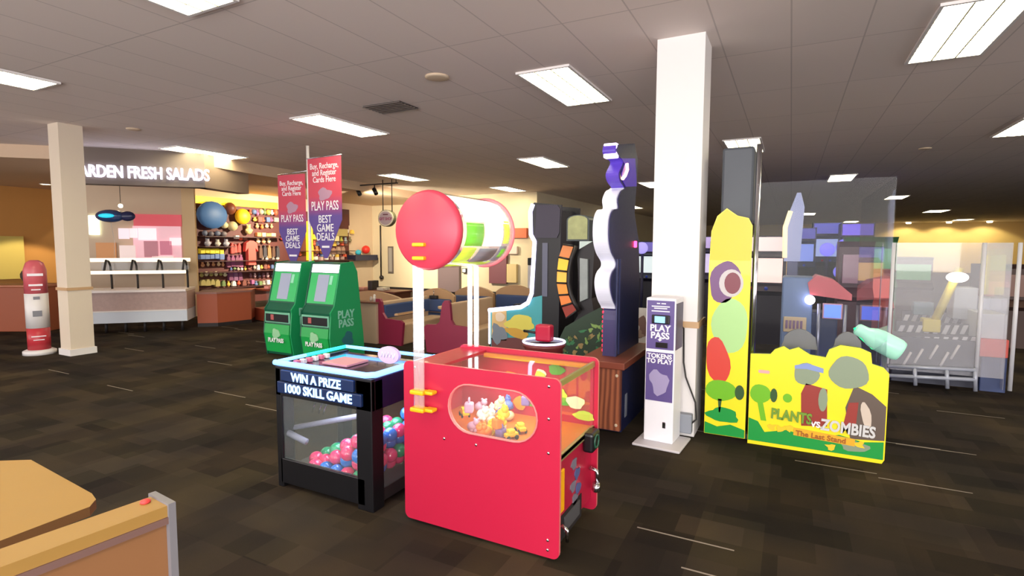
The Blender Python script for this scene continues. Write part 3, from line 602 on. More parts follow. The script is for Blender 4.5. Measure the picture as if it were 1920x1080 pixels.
b = MB(); b.box(.36, .06, .03, 1.2, .2, .1, M_pg); b.build('grass_strip', pz)
# acrylic walls over the low wall, with metal corner posts
b = MB(); b.box(.335, .035, .70, 1.22, .04, 2.05, clear('booth_acrylic', (235, 240, 255), .006, ior=1.18)); b.build('front_acrylic', pz)
b = MB(); b.box(1.215, .04, .06, 1.22, 2.1, 2.05, clear('booth_acrylic')); b.build('side_acrylic', pz)
b = MB(); b.lathe([(.02, .03), (.02, 2.35)], (.335, .06, 0), M_chrome, 12); b.build('corner_post', pz)
b = MB(); b.bbox(.06, .12, 1.75, .30, .5, 2.35, mat('speaker_grey', (75, 80, 88), .5), .02); b.build('speaker_box', pz)
b = MB(); b.box(.0, .03, .03, .03, 2.1, 1.6, mat('booth_grey', (70, 62, 62), .5)); b.build('inner_side', pz)
# grey rounded figures-shaped cut-outs seen behind the wall top: plain domes
for cx_, w_ in ((.67, .13), (1.0, .1)):
    b = MB(); b.prism([(cx_+w_*math.cos(PI*k/10)*(1+.06*math.sin(4*k)), .74+.16*math.sin(PI*k/10)) for k in range(11)], .3, .33, mat('dome_grey', (110, 112, 112), .5), 'y'); b.build('scenery_cutout', pz)
# ---------------------------------------------------------------- 6. black cabinet with white light outline
ar = thing('arcade_cabinet', 'black arcade cabinet outlined by a white light strip, illustrated side panel', 'arcade machine', (-3.42, 6.0, 0))
sidep = [(0, .0), (.95, .0), (.98, 2.05), (.62, 2.09), (.58, 2.02), (.60, 1.66), (.66, 1.60), (.62, .98), (.54, .84), (.04, .76), (0, .72)]
b = MB(); b.prism(sidep, 0, .03, M_black, 'y', mat('cab_edge', (40, 34, 60), .4)); b.build('side_panel', ar)
b = MB(); b.prism(sidep, .62, .65, M_black, 'y', mat('cab_edge', (0, 0, 0))); b.build('side_panel', ar)
b = MB(); b.prism([(.03, .05), (.92, .05), (.92, 2.0), (.68, 2.0), (.70, 1.0), (.56, .80), (.03, .70)], .03, .62, mat('cab_body', (28, 26, 38), .4), 'y'); b.build('body', ar)
b = MB(); b.tube([(0, -.006, .30), (0, -.006, .72)], .011, M_led, 8); b.build('light_strip', ar)
pth = [(-.01, .735), (.45, .80), (.55, .86), (.60, .98), (.635, 1.62), (.585, 1.70), (.575, 1.98), (.61, 2.07)]
sm = []
for i in range(len(pth)-1):
    for k in range(4): t_ = k/4; sm.append((pth[i][0]*(1-t_)+pth[i+1][0]*t_, -.006, pth[i][1]*(1-t_)+pth[i+1][1]*t_))
sm.append((pth[-1][0], -.006, pth[-1][1]))
b = MB(); b.tube(sm, .026, glow('lilac_white_led', (215, 210, 255), 2.6), 8); b.build('light_strip', ar)
b = MB(); b.prism([(.64, 1.66), (.93, 1.66), (.96, 1.72), (.97, 2.0), (.93, 2.05), (.66, 2.06)], -.012, 0, mat('monitor_back', (36, 26, 52), .3), 'y'); b.build('monitor_side', ar)
b = MB(); b.box(.74, -.01, .95, .81, -.001, 1.6, mat('grey_strip', (95, 98, 120), .4)); b.build('grey_trim', ar)
b = MB(); b.prism([(.02, .02), (.74, .02), (.74, .96), (.62, .93), (.54, .81), (.04, .73), (.02, .7)], -.004, 0, mat('art_teal', (70, 165, 175), .45), 'y')
layer(b, [(.03, .04), (.73, .04), (.73, .36), (.5, .42), (.03, .38)], 4, mat('art_maroon', (110, 60, 60), .45))
layer(b, [(.03, .36), (.25, .36), (.25, .76), (.04, .72)], 4, mat('art_sand', (215, 180, 120), .45))
layer(b, blob(.44, .60, .2, .1, 20, .12, 5, .1), 6, mat('art_yellow', (215, 205, 90), .45)); layer(b, blob(.40, .47, .17, .06, 18, .1, 6, -.2), 7, mat('art_gold', (205, 160, 60), .45))
layer(b, blob(.14, .44, .11, .12, 18, .2, 3), 8, mat('art_greyblue', (120, 130, 145), .45)); layer(b, blob(.16, .66, .07, .06, 16, .05, 4), 9, mat('art_cream', (225, 205, 180), .45))
b.build('side_art', ar)
b = MB(); b.bbox(-.012, .08, .35, .01, .56, .66, glow('small_screen', (90, 110, 160), .5), .01); b.build('screen', ar)
# round pedestal with ring light and red block
ps = thing('ring_pedestal', 'round maroon pedestal topped by a white ring light and a red block', 'game pedestal', PY(1020, 640, 4.35).xyz * Vector((1, 1, 0)) if False else (PY(1020, 640, 4.35).x, 4.35, 0))
zr = PY(1020, 640, 4.35).z
b = MB(); b.lathe([(.16, 0), (.17, .05), (.17, zr-.06), (.19, zr-.04), (.19, zr-.015)], (0, 0, 0), mat('maroon_drum', (120, 50, 50), .35), 28); b.build('drum', ps)
b = MB(); b.lathe([(.165, zr-.013), (.165, zr-.008), (.02, zr-.006)], (0, 0, 0), M_black, 28); b.build('drum_top', ps)
b = MB(); b.ring((0, 0, zr), .185, .010, glow('ring_led', (215, 215, 255), 1.3), 'z', 36); b.build('ring_light', ps)
b = MB(); b.bbox(-.075, -.04, zr, .075, .06, zr+.15, mat('block_red', (190, 25, 60), .4), .02); b.build('red_block', ps)
b = MB(); b.tube([(-.07, 0, zr+.07), (-.2, .0, zr+.08)], .012, M_black, 8); b.build('lever', ps)
# ---------------------------------------------------------------- 7. cabinet with curved amber panels
am = thing('amber_panel_cabinet', 'dark cabinet with a curved column of glowing amber panels and green side art', 'arcade machine', (-2.4, 5.9, 0))
def ax(px, py, y=5.9): p = PY(px, py, y); return (p.x+2.4, p.z)
b = MB(); b.prism([ax(1078, 470), ax(1112, 450), ax(1106, 560), ax(1112, 600), ax(1150, 660), (ax(1150, 660)[0], .02), (ax(1050, 660)[0], .02), ax(1050, 640), ax(1085, 585)], .06, .7, mat('cab_black', (30, 26, 30), .4), 'y'); b.build('body', am)
cen = [(1058, 468), (1052, 494), (1049, 520), (1050, 545), (1056, 567), (1066, 588)]
rows = [((1057, 458), (1077, 461)), ((1049, 482), (1068, 486)), ((1046, 507), (1064, 509)), ((1045, 530), (1063, 531)), ((1049, 553), (1067, 552)), ((1054, 574), (1074, 568)), ((1063, 597), (1083, 582))]
cols_ = [(190, 110, 50), (240, 180, 40), (235, 170, 60), (215, 130, 40), (205, 110, 45), (150, 50, 35)]
for i in range(6):
    q = [rows[i][0], rows[i][1], rows[i+1][1], rows[i+1][0]]; qq = [ax(*p_) for p_ in q]
    b = MB(); b.prism(qq, -.02, .05, mat('amber_%d' % i, cols_[i], .3, emit=cols_[i], es=.45 if i < 5 else .1), 'y', M_grey); b.build('amber_panel', am)
for i in range(7):
    a_, b2 = ax(*rows[i][0]), ax(*rows[i][1]); b = MB(); b.tube([(a_[0], -.03, a_[1]), (b2[0], -.03, b2[1])], .012, M_dark, 8); b.build('panel_rib', am)
b = MB(); pts = [(ax(*r_[1])[0]+.02, -.0, ax(*r_[1])[1]) for r_ in rows]; b.tube(pts, .03, M_dark, 8); b.build('curved_frame', am)
p0, p1 = ax(1062, 452), ax(1105, 402); cxm = (p0[0]+p1[0])/2; hwm = (p1[0]-p0[0])/2
mon = [(p0[0], p0[1]), (p1[0], p0[1]), (p1[0], p1[1]-.06)]+[(cxm+hwm*math.cos(PI*k/8), p1[1]-.06+.06*math.sin(PI*k/8)) for k in range(1, 8)]+[(p0[0], p1[1]-.06)]
b = MB(); b.prism(mon, .0, .25, mat('marquee_body', (60, 70, 75), .4), 'y'); b.build('marquee', am)
b = MB(); b.prism([(x_*.86+cxm*.14, z_*.9+p0[1]*.1+.02) for x_, z_ in mon], -.008, 0, mat('marquee_art', (130, 130, 90), .4, emit=(130, 135, 90), es=.5, noise=.5, nscale=12), 'y'); b.build('marquee_screen', am)
b = MB(); q = [ax(1086, 484), ax(1100, 486), ax(1100, 560), ax(1086, 566)]; b.prism(q, .02, .055, mat('grey_glass', (120, 125, 125), .2, emit=(150, 155, 150), es=.3, noise=.4, nscale=8), 'y'); b.build('side_window', am)
# green art panel, slanted top
gp = [ax(1052, 668, 5.6), ax(1048, 640, 5.6), ax(1062, 612, 5.6), ax(1100, 590, 5.6), ax(1146, 566, 5.6), ax(1150, 668, 5.6)]
b = MB(); b.prism([(u, v) for u, v in gp]+[(gp[-1][0], .02), (gp[0][0], .02)], -.34, -.30, mat('jungle_dark', (44, 66, 48), .45), 'y')
random.seed(21)
for k in range(34):
    u = random.uniform(.1, .95); v = random.uniform(.05, .95); x_ = gp[0][0]+(gp[-1][0]-gp[0][0])*u; top = gp[1][1]+(gp[4][1]-gp[1][1])*u; z_ = gp[0][1]+(top-gp[0][1])*v*.9
    layer(b, blob(x_, z_, random.uniform(.02, .05), random.uniform(.012, .03), 10, .25, k, random.uniform(0, 3)), 1+k % 5, [mat('jungle_green', (60, 130, 85), .45), mat('jungle_lime', (140, 175, 95), .45), mat('jungle_olive', (95, 105, 55), .45), mat('jungle_tan', (165, 140, 90), .45)][k % 4], -.34)
b.build('side_art', am)
# ---------------------------------------------------------------- 8. blue tower on a plank base
bt = thing('tower_game', 'tall dark blue tower with white cloud-shaped light edge on a wooden plank base', 'arcade machine', (-1.34, 4.35, 0))
M_plank = wood_mat('plank', (110, 58, 40), (165, 98, 66), 2.2); M_slab = mat('plank_top', (128, 62, 42), .5, noise=.1, nscale=9)
b = MB(); b.bbox(-.16, -.05, .02, .13, .0, .545, M_plank, .004); b.build('plank_front', bt)
for x_, z_ in ((-.13, .49), (.10, .49), (-.13, .07), (.10, .07)):
    b = MB(); b.ball((x_, -.052, z_), .014, M_beige, 10, (1, .5, 1)); b.build('bolt', bt)
b = MB(); b.bbox(-.24, -.08, .545, .17, .95, .605, M_slab, .008); b.build('plank_top', bt)
M_navy = mat('navy_panel', (30, 38, 78), .4)
b = MB(); b.box(-.15, .0, .0, .13, .9, .545, M_navy); b.box(.131, .1, .1, .134, .16, .3, mat('sticker_grey', (140, 145, 160), .5)); b.build('base_body', bt)
def ty(px, py, x=-1.37):          # pixel on the side plane of the tower -> (depth, height) of the tower
    d_ = ray(px, py); t_ = x/d_.x; p = CAMP+d_*t_; return (p.y-4.35, p.z)
front = [(1142, 668), (1143, 600), (1143, 577), (1136, 560), (1132, 538), (1134, 515), (1142, 498), (1138, 490), (1130, 462), (1129, 425), (1133, 400), (1146, 392), (1146, 372), (1152, 357), (1160, 352), (1152, 340), (1150, 325), (1158, 305), (1150, 296), (1144, 285), (1146, 272)]
back = [(1178, 270), (1184, 300), (1182, 345), (1178, 400), (1186, 450), (1188, 520), (1186, 600), (1186, 650)]
def smooth(pl, n=4):
    out = []
    for i in range(len(pl)-1):
        p0_, p1_, p2_, p3_ = pl[max(i-1, 0)], pl[i], pl[i+1], pl[min(i+2, len(pl)-1)]
        for k in range(n):
            t_ = k/n; out.append(tuple(.5*(2*p1_[j]+(p2_[j]-p0_[j])*t_+(2*p0_[j]-5*p1_[j]+4*p2_[j]-p3_[j])*t_*t_+(3*p1_[j]-p0_[j]-3*p2_[j]+p3_[j])*t_**3) for j in (0, 1)))
    return out+[pl[-1]]
front = [(1142, 668), (1143, 600), (1144, 578), (1138, 564), (1133, 545), (1132, 525), (1136, 510), (1143, 500), (1143, 490), (1135, 475), (1130, 455), (1129, 430), (1131, 408), (1137, 394), (1147, 391), (1146, 375), (1152, 359), (1160, 353), (1152, 340), (1150, 325), (1158, 305), (1150, 296), (1144, 285), (1146, 272)]
fr_s = smooth([ty(*p_) for p_ in front])
prof = fr_s+[ty(*p_) for p_ in back]
b = MB(); b.prism(prof, -.09, .03, M_navy, 'x', mat('tower_edge', (60, 55, 100), .4)); b.build('tower_body', bt)
cl = fr_s[8:69]
b = MB(); n = len(cl); vs = [(x_, u-dy, v) for x_ in (-.10, .02) for dy in (.0, .03) for u, v in cl]; fs = []
for i in range(n-1):
    fs += [(n+i, n+i+1, 3*n+i+1, 3*n+i), (i, i+1, n+i+1, n+i), (2*n+i, 2*n+i+1, 3*n+i+1, 3*n+i), (i, i+1, 2*n+i+1, 2*n+i)]
b.add(vs, fs, glow('cloud_white', (205, 205, 218), .3), False); b.build('cloud_edge_light', bt)
hd = fr_s[68:]; b = MB(); vs = [(x_, u-dy, v) for x_ in (-.09, .02) for dy in (.0, .02) for u, v in hd]; n = len(hd); fs = []
for i in range(n-1): fs += [(n+i, n+i+1, 3*n+i+1, 3*n+i), (i, i+1, n+i+1, n+i), (2*n+i, 2*n+i+1, 3*n+i+1, 3*n+i)]
b.add(vs, fs, mat('head_purple', (80, 60, 150), .4, emit=(90, 60, 190), es=.4), False); b.build('head_shell', bt)
h1 = ty(1150, 285); b = MB(); b.bbox(-.09, h1[0]-.09, h1[1]-.06, .025, h1[0]-.02, h1[1]+.06, glow('head_lamp', (225, 200, 255), 2.2), .01); b.build('head_lamp', bt)
h2 = [ty(1160, 308), ty(1161, 320), ty(1157, 330), ty(1152, 336)]; hs = [ty(1151, 298), ty(1178, 298), ty(1181, 350), ty(1160, 351), ty(1153, 338), ty(1152, 325), ty(1158, 308)]
b = MB(); b.prism(hs, .03, .036, mat('head_violet', (70, 40, 150), .4, emit=(80, 50, 190), es=.25), 'x'); b.build('head_side', bt)
b = MB(); b.tube([(.045, u-.01, v) for u, v in h2], .014, glow('orange_neon', (255, 190, 160), 4), 8); b.build('neon_arc', bt)
r0 = ty(1146, 590); b = MB()
for k in range(10): b.ball((-.09, r0[0]-.02, .65+k*.042), .017, glow('red_bulb', (230, 40, 70), 1.0), 8)
b.build('red_bulb_row', bt)
b = MB(); r1 = ty(1178, 458); b.bbox(.03, r1[0]-.03, r1[1]-.03, .045, r1[0]+.04, r1[1]+.03, glow('red_pink_light', (255, 60, 120), 4), .006); b.build('pink_light', bt)
b = MB(); 
for k in (.12, .2): b.box(.03, k, .62, .042, k+.03, 1.45, mat('rail_slate', (50, 55, 95), .35))
b.build('side_rail', bt)
def PX(px, py, x):               # a pixel taken onto the plane at x
    d = ray(px, py); return CAMP + d*(x-CAMP.x)/d.x
def PN(px, py, p0, n):           # a pixel taken onto a plane through p0
    d = ray(px, py); return CAMP + d*((p0-CAMP).dot(n)/d.dot(n))
# ---------------------------------------------------------------- salad bar corner
sg = thing('salad_sign', 'lit white lettering on the header, ending in FRESH SALADS', 'sign', A+nrm*.02)
ls = PN(282, 326, A+nrm*.03, nrm)
o = txt('GARDEN FRESH SALADS', .29, glow('sign_letter_light', (225, 225, 250), 2.2), (0, 0, 0), None, sg, ext=.02, off=.004, align='RIGHT', sx=.67)
le = PN(393, 330, A+nrm*.03, nrm); o.location = le-sg.location; o.rotation_euler = (PI/2, 0, math.atan2(s45.y, s45.x)); o.rotation_euler.y = 0
C0 = Vector((-10.95, 4.71, 0)); C1 = PN(352, 600, C0, nrm); C1.z = 0
sb = thing('salad_bar', 'long pale salad bar counter under the lit sign with curved sneeze guards', 'counter', (0, 0, 0))
back = Vector((-.715, .70, 0))
def sbar(z0, z1, off, th, m, name, a=C0, b_=C1):
    strip(a+back*off, b_+back*off, th, z0, z1, m).build(name, sb)
sbar(.73, .77, -.06, .75, mat('counter_white', (235, 225, 220), .3), 'counter_top')
sbar(.40, .73, 0, .62, mat('rose_grey_stone', (176, 150, 142), .4, noise=.15, nscale=20), 'front_panel')
sbar(.19, .395, -.02, .64, mat('pale_blue_panel', (210, 218, 228), .3), 'lower_panel')
sbar(.385, .405, -.04, .1, M_white, 'tray_rail')
for k in range(6):
    q = C0+(C1-C0)*(.08+.17*k)+back*.15; b = MB(); b.tube([(q.x, q.y, 0), (q.x, q.y, .2)], .025, M_dark, 8); b.build('leg', sb)
sg2 = thing('sneeze_guard', 'clear sneeze guard with white rails and dark curved brackets over the salad bar', 'sneeze guard', (0, 0, .77))
def rail(z, off, r, name):
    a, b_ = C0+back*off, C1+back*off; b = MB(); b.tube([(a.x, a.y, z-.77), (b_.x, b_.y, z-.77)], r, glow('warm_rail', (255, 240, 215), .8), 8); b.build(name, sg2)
rail(1.29, .35, .035, 'top_rail'); rail(1.08, .0, .03, 'front_rail')
for k in range(5):
    q = C0+(C1-C0)*(.05+.23*k); b = MB()
    b.tube([tuple(q+back*(.35-.35*t_)+Vector((0, 0, .0+[0, .2, .42, .50, .52, .3][i]-.0))) for i, t_ in enumerate([0, 0, .1, .3, .6, 1.0])], .018, M_dark, 8); b.build('bracket', sg2)
a_, b_ = C0+back*.3, C1+back*.3; b = MB(); strip(a_+Vector((0, 0, 0)), b_, .006, .33, .52, M_glass, b); b.build('pane', sg2)
K0 = Vector((-11.45, 4.17, 0))+back*2.4
kn = nrm; ke = PN(367, 450, K0, kn); ke.z = 0; kp = PN(343, 450, K0+kn*.12, kn); kp.z = 0; ke2 = PN(367, 450, K0+kn*.12, kn); ke2.z = 0
ks = PN(140, 450, K0, kn); ks.z = 0
kw = MB(); strip(ks, ke, .1, 0, 3.0, M_beige, kw); struct('wall_kitchen', kw)
kw = MB(); strip(kp, ke2, .12, 0, 3.0, mat('beige_pier', (225, 196, 150), .7), kw); struct('trim_pier', kw)
def panel(name, px0, py0, px1, py1, m, label, cat, off=.03, parent=None, th=.02, group=None):
    o_ = K0+kn*off; a = PN(px0, (py0+py1)/2, o_, kn); b2 = PN(px1, (py0+py1)/2, o_, kn); zt_ = PN((px0+px1)/2, py0, o_, kn).z; zb_ = PN((px0+px1)/2, py1, o_, kn).z
    mb = MB(); strip(Vector((a.x, a.y, 0)), Vector((b2.x, b2.y, 0)), th, zb_, zt_, m, mb); ob = mb.build(name, parent)
    if parent is None: tag(ob, label, cat, group)
    return ob
mb_ = thing('menu_board', 'red and white lit menu board on the kitchen wall behind the salad bar', 'menu board')
panel('header_panel', 250, 402, 340, 424, mat('menu_red', (205, 80, 90), .4, emit=(205, 80, 90), es=.35), '', '', .05, mb_)
panel('picture_panel', 250, 424, 340, 492, mat('menu_pink', (220, 175, 180), .4, emit=(220, 170, 180), es=.45), '', '', .05, mb_)
for k, (x_, y_, w_, h_, cc) in enumerate(((222, 428, 20, 20, (245, 225, 235)), (243, 428, 14, 18, (255, 235, 240)), (259, 428, 34, 22, (255, 240, 245)), (300, 452, 22, 26, (190, 110, 130)), (318, 446, 22, 14, (255, 235, 240)), (270, 452, 26, 30, (170, 110, 120)), (224, 460, 30, 24, (225, 205, 200)), (285, 480, 40, 12, (235, 215, 210)))):
    panel('menu_picture', x_, y_, x_+w_, y_+h_, mat('menu_pic_%d' % k, cc, .4, emit=cc, es=.4), '', '', .09, mb_)
panel('kitchen_window', 166, 404, 186, 440, glow('window_mint', (235, 255, 240), 1.6), 'bright mint-white window on the kitchen wall beside the left column', 'screen', .05)  # kitchen window, its brightness given by a glowing panel
panel('orange_board', 180, 455, 218, 488, mat('orange_board', (235, 170, 110), .5), 'plain orange board low on the kitchen wall by the left column', 'board', .05)
panel('back_shelf', 190, 492, 350, 512, mat('steel_shelf', (190, 180, 172), .4), 'steel shelf behind the sneeze guard', 'shelf', .35, None, .2)
bl = PN(207, 405, A+back*1.2, kn)
b = MB(); b.ball((0, 0, 0), .2, mat('balloon_blue', (50, 75, 125), .25, coat=.5), 18, (1.3, .7, .62)); b.ball((.3, 0, .0), .12, mat('balloon_navy', (45, 50, 90), .25), 14, (1.2, .6, .8)); b.ball((.0, -.13, -.0), .12, glow('balloon_cyan', (40, 190, 215), .7), 12, (1.2, .3, .35))
o = b.build('foil_balloon'); o.location = bl; o.rotation_euler.z = .6; tag(o, 'blue foil balloon with a cyan stripe floating over the salad bar', 'balloon')
b = MB(); b.tube([(0, 0, -.1), (.05, 0, -.5), (0, 0, bl.z*-1+.79)], .003, M_white, 5); o = b.build('balloon_string', o); 
o = thing('pendant_lamp', 'tiny warm lamp hanging above the blue foil balloon', 'lamp', PN(226, 386, A+back*1.5, kn)); b = MB(); b.ball((0, 0, 0), .04, M_down, 10); b.build('bulb', o); b = MB(); b.tube([(0, 0, .04), (0, 0, 3.0-o.location.z)], .006, M_dark, 6); b.build('cord', o)
# amber corner on the far left
wx = -17.1
def wallpanel(name, px0, py0, px1, py1, m, label, cat, x=wx):
    a, b2 = PX(px0, py0, x), PX(px1, py1, x); mb = MB(); mb.box(x-.04, a.y, b2.z, x, b2.y, a.z, m); return tag(mb.build(name), label, cat)
wallpanel('framed_panel', -30, 442, 49, 522, mat('lime_panel', (214, 196, 110), .5), 'yellow-green framed panel on the amber wall at the left edge', 'wall panel')
lc = thing('service_counter', 'reddish brown counter at the left edge behind the red and white tower', 'counter', (P(20, 622).x, P(20, 622).y, 0), math.radians(30))
b = MB(); b.bbox(-1.2, 0, 0, .62, .6, .80, mat('counter_terracotta', (158, 82, 50), .5), .01); b.build('body', lc)
b = MB(); b.bbox(-1.22, -.03, .80, .64, .62, .84, mat('counter_rim', (180, 110, 75), .4), .01); b.build('counter_top', lc)
b = MB(); b.ball((-.15, .25, .13), .16, mat('bag_dark', (70, 62, 55), .7), 12, (1.4, .8, .9)); b.ball((.1, .2, .2), .14, mat('bag_dark', (0, 0, 0)), 12, (.9, .8, 1.3)); o = b.build('dark_bag'); o.location = Vector(lc.location)+Vector((.1, .1, .86)); tag(o, 'dark rounded bag standing on the brown counter at the left edge', 'bag')
tw = thing('display_tower', 'round red and white display tower beside the left column', 'display tower', (P(75, 663).x, P(75, 663).y, 0))
M_tr = mat('tower_red', (190, 55, 65), .35); M_tw = mat('tower_white', (225, 222, 222), .35)
b = MB(); b.lathe([(.19, 0), (.19, .05), (.15, .07)], (0, 0, 0), M_tw, 28); b.build('base', tw)
b = MB(); b.lathe([(.13, .06), (.13, .38)], (0, 0, 0), M_tr, 28); b.build('lower_drum', tw)
b = MB(); b.lathe([(.133, .38), (.133, .87)], (0, 0, 0), M_tw, 28); b.build('white_drum', tw)
b = MB(); b.lathe([(.13, .87), (.13, 1.2), (.1, 1.3), (.05, 1.34)], (0, 0, 0), mat('tower_rose', (205, 95, 105), .35), 28); b.build('upper_drum', tw)
td = (CAMP-Vector(tw.location)); ta = math.atan2(td.y, td.x)+PI/2
for (w__, z_, h__, m_) in ((.17, 1.12, .035, M_tint), (.15, .98, .025, M_tint), (.1, .92, .015, M_tint), (.07, .79, .04, M_grey), (.16, .26, .012, M_tint), (.12, .21, .01, M_tint)):
    b = MB(); b.box(-w__/2, -.137, z_, w__/2, -.11, z_+h__, m_); o = b.build('print_line', tw); o.rotation_euler.z = ta
b = MB(); b.box(-.05, -.14, .55, .05, -.13, .63, M_grey); o = b.build('handle_plate', tw); o.rotation_euler.z = ta
# ---------------------------------------------------------------- prize shop
SX = -13.3
b = MB(); a, b2 = PX(368, 450, SX), PX(655, 450, SX); b.box(SX-.09, a.y, .0, SX-.02, b2.y, 2.62, mat('slat_wall_maroon', (92, 44, 40), .6, noise=.2, nscale=4)); b.build('wall_prize_display', kind='structure')
b = MB(); b.box(SX-.05, a.y, 2.62, SX+.03, PX(520, 400, SX).y, 2.80, glow('yellow_light_box', (255, 205, 40), 1.0)); tag(b.build('light_box'), 'long glowing yellow light box along the top of the prize wall', 'light box')
b = MB(); q0, q1 = PX(522, 420, SX), PX(555, 420, SX); b.box(SX, PX(573, 430, SX).y, PX(573, 488, SX).z, SX+.1, PX(582, 430, SX).y, PX(573, 415, SX).z, glow('yellow_light_box', (0, 0, 0), 0)); tag(b.build('yellow_sign'), 'narrow bright yellow sign between the two pennants on the prize wall', 'sign')
for k, (py, x0, x1) in enumerate(((444, 372, 520), (462, 372, 430), (488, 372, 520), (508, 372, 520), (537, 372, 520), (470, 540, 655), (488, 540, 660), (452, 600, 645))):
    a, b2 = PX(x0, py, SX), PX(x1, py, SX); z_ = PX((x0+x1)/2, py, SX).z
    mb = MB(); mb.box(SX-.02, a.y, z_-.02, SX+.28, b2.y, z_, mat('shelf_maroon', (70, 36, 34), .5)); tag(mb.build('wall_shelf'), ['top left shelf of the prize wall under the big balls', 'short shelf under the grey plush toys', 'long shelf under the yellow and blue boxes', 'second lowest long shelf of the prize wall', 'lowest long shelf of the prize wall', 'shelf behind the right pennant', 'lower shelf behind the right kiosk', 'small top shelf right of the pennants'][k], 'shelf')
def prize(px, py, w, h, col, kind, nm, label, cat, grp, x=SX+.14, es=0.0):
    c_ = PX(px, py, x); fw = (c_-CAMP).length*.93; W_, H_ = w*fw/1010, h*fw/1010
    m = mat('prize_%d_%d_%d' % col, col, .5, emit=col, es=.12+es); b = MB()
    if kind == 'ball': b.ball((0, 0, 0), .5, m, 14)
    elif kind == 'box': b.bbox(-.5, -.5, -.5, .5, .5, .5, m, .06)
    elif kind == 'bag': b.prism([(-.5, -.5), (.5, -.5), (.42, .25), (.2, .38), (.3, .5), (-.3, .5), (-.2, .38), (-.42, .25)], -.3, .3, m, 'x')
    elif kind == 'shirt': b.prism([(-.3, -.5), (.3, -.5), (.28, .2), (.5, .05), (.42, .4), (.15, .5), (-.15, .5), (-.42, .4), (-.5, .05), (-.28, .2)], -.2, .2, m, 'x')
    else:
        b.ball((0, 0, -.15), .36, m, 10, (1, 1.1, 1)); b.ball((0, 0, .25), .25, m, 10)
        for q in (-1, 1): b.ball((0, q*.2, .44), .09, m, 6); b.ball((.1, q*.34, -.1), .12, m, 6)
    o = b.build(nm); d_x = min(W_, H_, .3); c_ = PX(px, py, SX-.02+d_x/2+(.02 if kind == 'ball' else 0)); o.location = c_; o.scale = (d_x, W_, H_); tag(o, label, cat, grp); return o
for a_ in (((398, 403, 56, 48, (70, 110, 160), 'ball', 'play_ball', 'big blue ball at the top left of the prize wall', 'ball', None)), ((431, 391, 20, 22, (120, 60, 35), 'ball', 'play_ball', 'dark reddish ball between the big blue and the yellow ball', 'ball', None)),
           ((455, 406, 28, 28, (245, 190, 30), 'ball', 'play_ball', 'bright yellow ball high on the prize wall', 'ball', None)), ((436, 424, 17, 17, (200, 180, 130), 'ball', 'play_ball', 'cream ball below the yellow ball', 'ball', None)),
           ((421, 422, 12, 12, (215, 200, 150), 'ball', 'play_ball', 'small cream ball at the right of the big blue ball', 'ball', None)), ((466, 430, 16, 18, (220, 190, 120), 'toy', 'plush_toy', 'tan plush toy below right of the yellow ball', 'plush toy', None)),
           ((470, 474, 26, 44, (215, 80, 70), 'shirt', 'red_garment', 'coral red garment hanging in the middle of the prize wall', 'shirt', None)),
           ((686, 468, 16, 16, (205, 45, 35), 'ball', 'play_ball', 'shiny red ball at the right end of the prize shelves', 'ball', None)),
           ((672, 473, 13, 10, (60, 170, 190), 'ball', 'play_ball', 'cyan and blue ball left of the red ball', 'ball', None)),
           ((627, 446, 13, 14, (225, 205, 150), 'box', 'prize_box', 'cream box with a round picture right of the pennants', 'box', None)),
           ((637, 436, 30, 14, (170, 150, 90), 'box', 'prize_box', 'olive box on the top shelf right of the pennants', 'box', None))): prize(*a_)
random.seed(31)
def row(xs, py, w, h, cols, kind, nm, lb, cat):
    for i, x_ in enumerate(xs):
        prize(x_, py+random.uniform(-1, 1), w*random.uniform(.85, 1.1), h*random.uniform(.85, 1.1), cols[i % len(cols)], kind, nm, lb, cat, lb.split(' on ')[0][:30]+' row')
row((384, 396, 408, 420), 438, 10, 10, [(110, 115, 130), (120, 110, 110)], 'ball', 'toy_ball', 'small grey ball toy on the shelf under the big blue ball', 'toy')
row((389, 408, 424), 454, 14, 15, [(170, 165, 170), (200, 190, 170)], 'toy', 'plush_toy', 'grey plush toy on the shelf under the grey ball toys', 'plush toy')
row((378, 387, 396, 405, 414), 471, 8.5, 8, [(225, 205, 50)], 'box', 'toy_pack', 'yellow toy pack in the bright row at the left of the prize wall', 'toy')
row((378, 387, 396, 405, 414), 481, 8.5, 9, [(100, 120, 165)], 'box', 'toy_pack', 'blue toy pack beneath the yellow row on the prize wall', 'toy')
row((380, 390, 400, 410, 418), 495, 7, 9, [(185, 130, 90), (200, 170, 130)], 'toy', 'small_figure', 'tan figure below the blue packs on the prize wall', 'toy')
row((378, 387, 396, 405, 414, 422), 514, 8, 8, [(150, 140, 80), (200, 185, 150)], 'toy', 'small_figure', 'olive figure on the second lowest shelf at the left', 'toy')
row((380, 389, 398, 407), 530, 9, 11, [(165, 150, 90)], 'bag', 'candy_bag', 'olive candy bag on the lowest shelf at the left', 'candy')
row((435, 441, 448), 465, 7, 18, [(190, 60, 50), (170, 70, 60)], 'bag', 'red_pack', 'red hanging pack left of the coral garment', 'toy')
row((428, 436, 444, 451), 490, 8, 22, [(115, 60, 85), (130, 65, 100)], 'bag', 'purple_pack', 'purple hanging pack below the red packs', 'toy')
row((432, 441, 450), 517, 8, 18, [(110, 60, 90), (120, 80, 110)], 'bag', 'purple_pack', 'purple hanging pack on the lower shelf left of the kiosks', 'toy')
row((482, 491, 500, 509), 424, 8, 9, [(225, 170, 120), (235, 120, 60), (240, 200, 160)], 'toy', 'small_figure', 'orange figure near the left pennant on the prize wall', 'toy')
row((484, 493, 502, 511), 440, 9, 7, [(240, 150, 90), (240, 200, 150)], 'box', 'orange_pack', 'orange pack above the row of cream figures', 'toy')
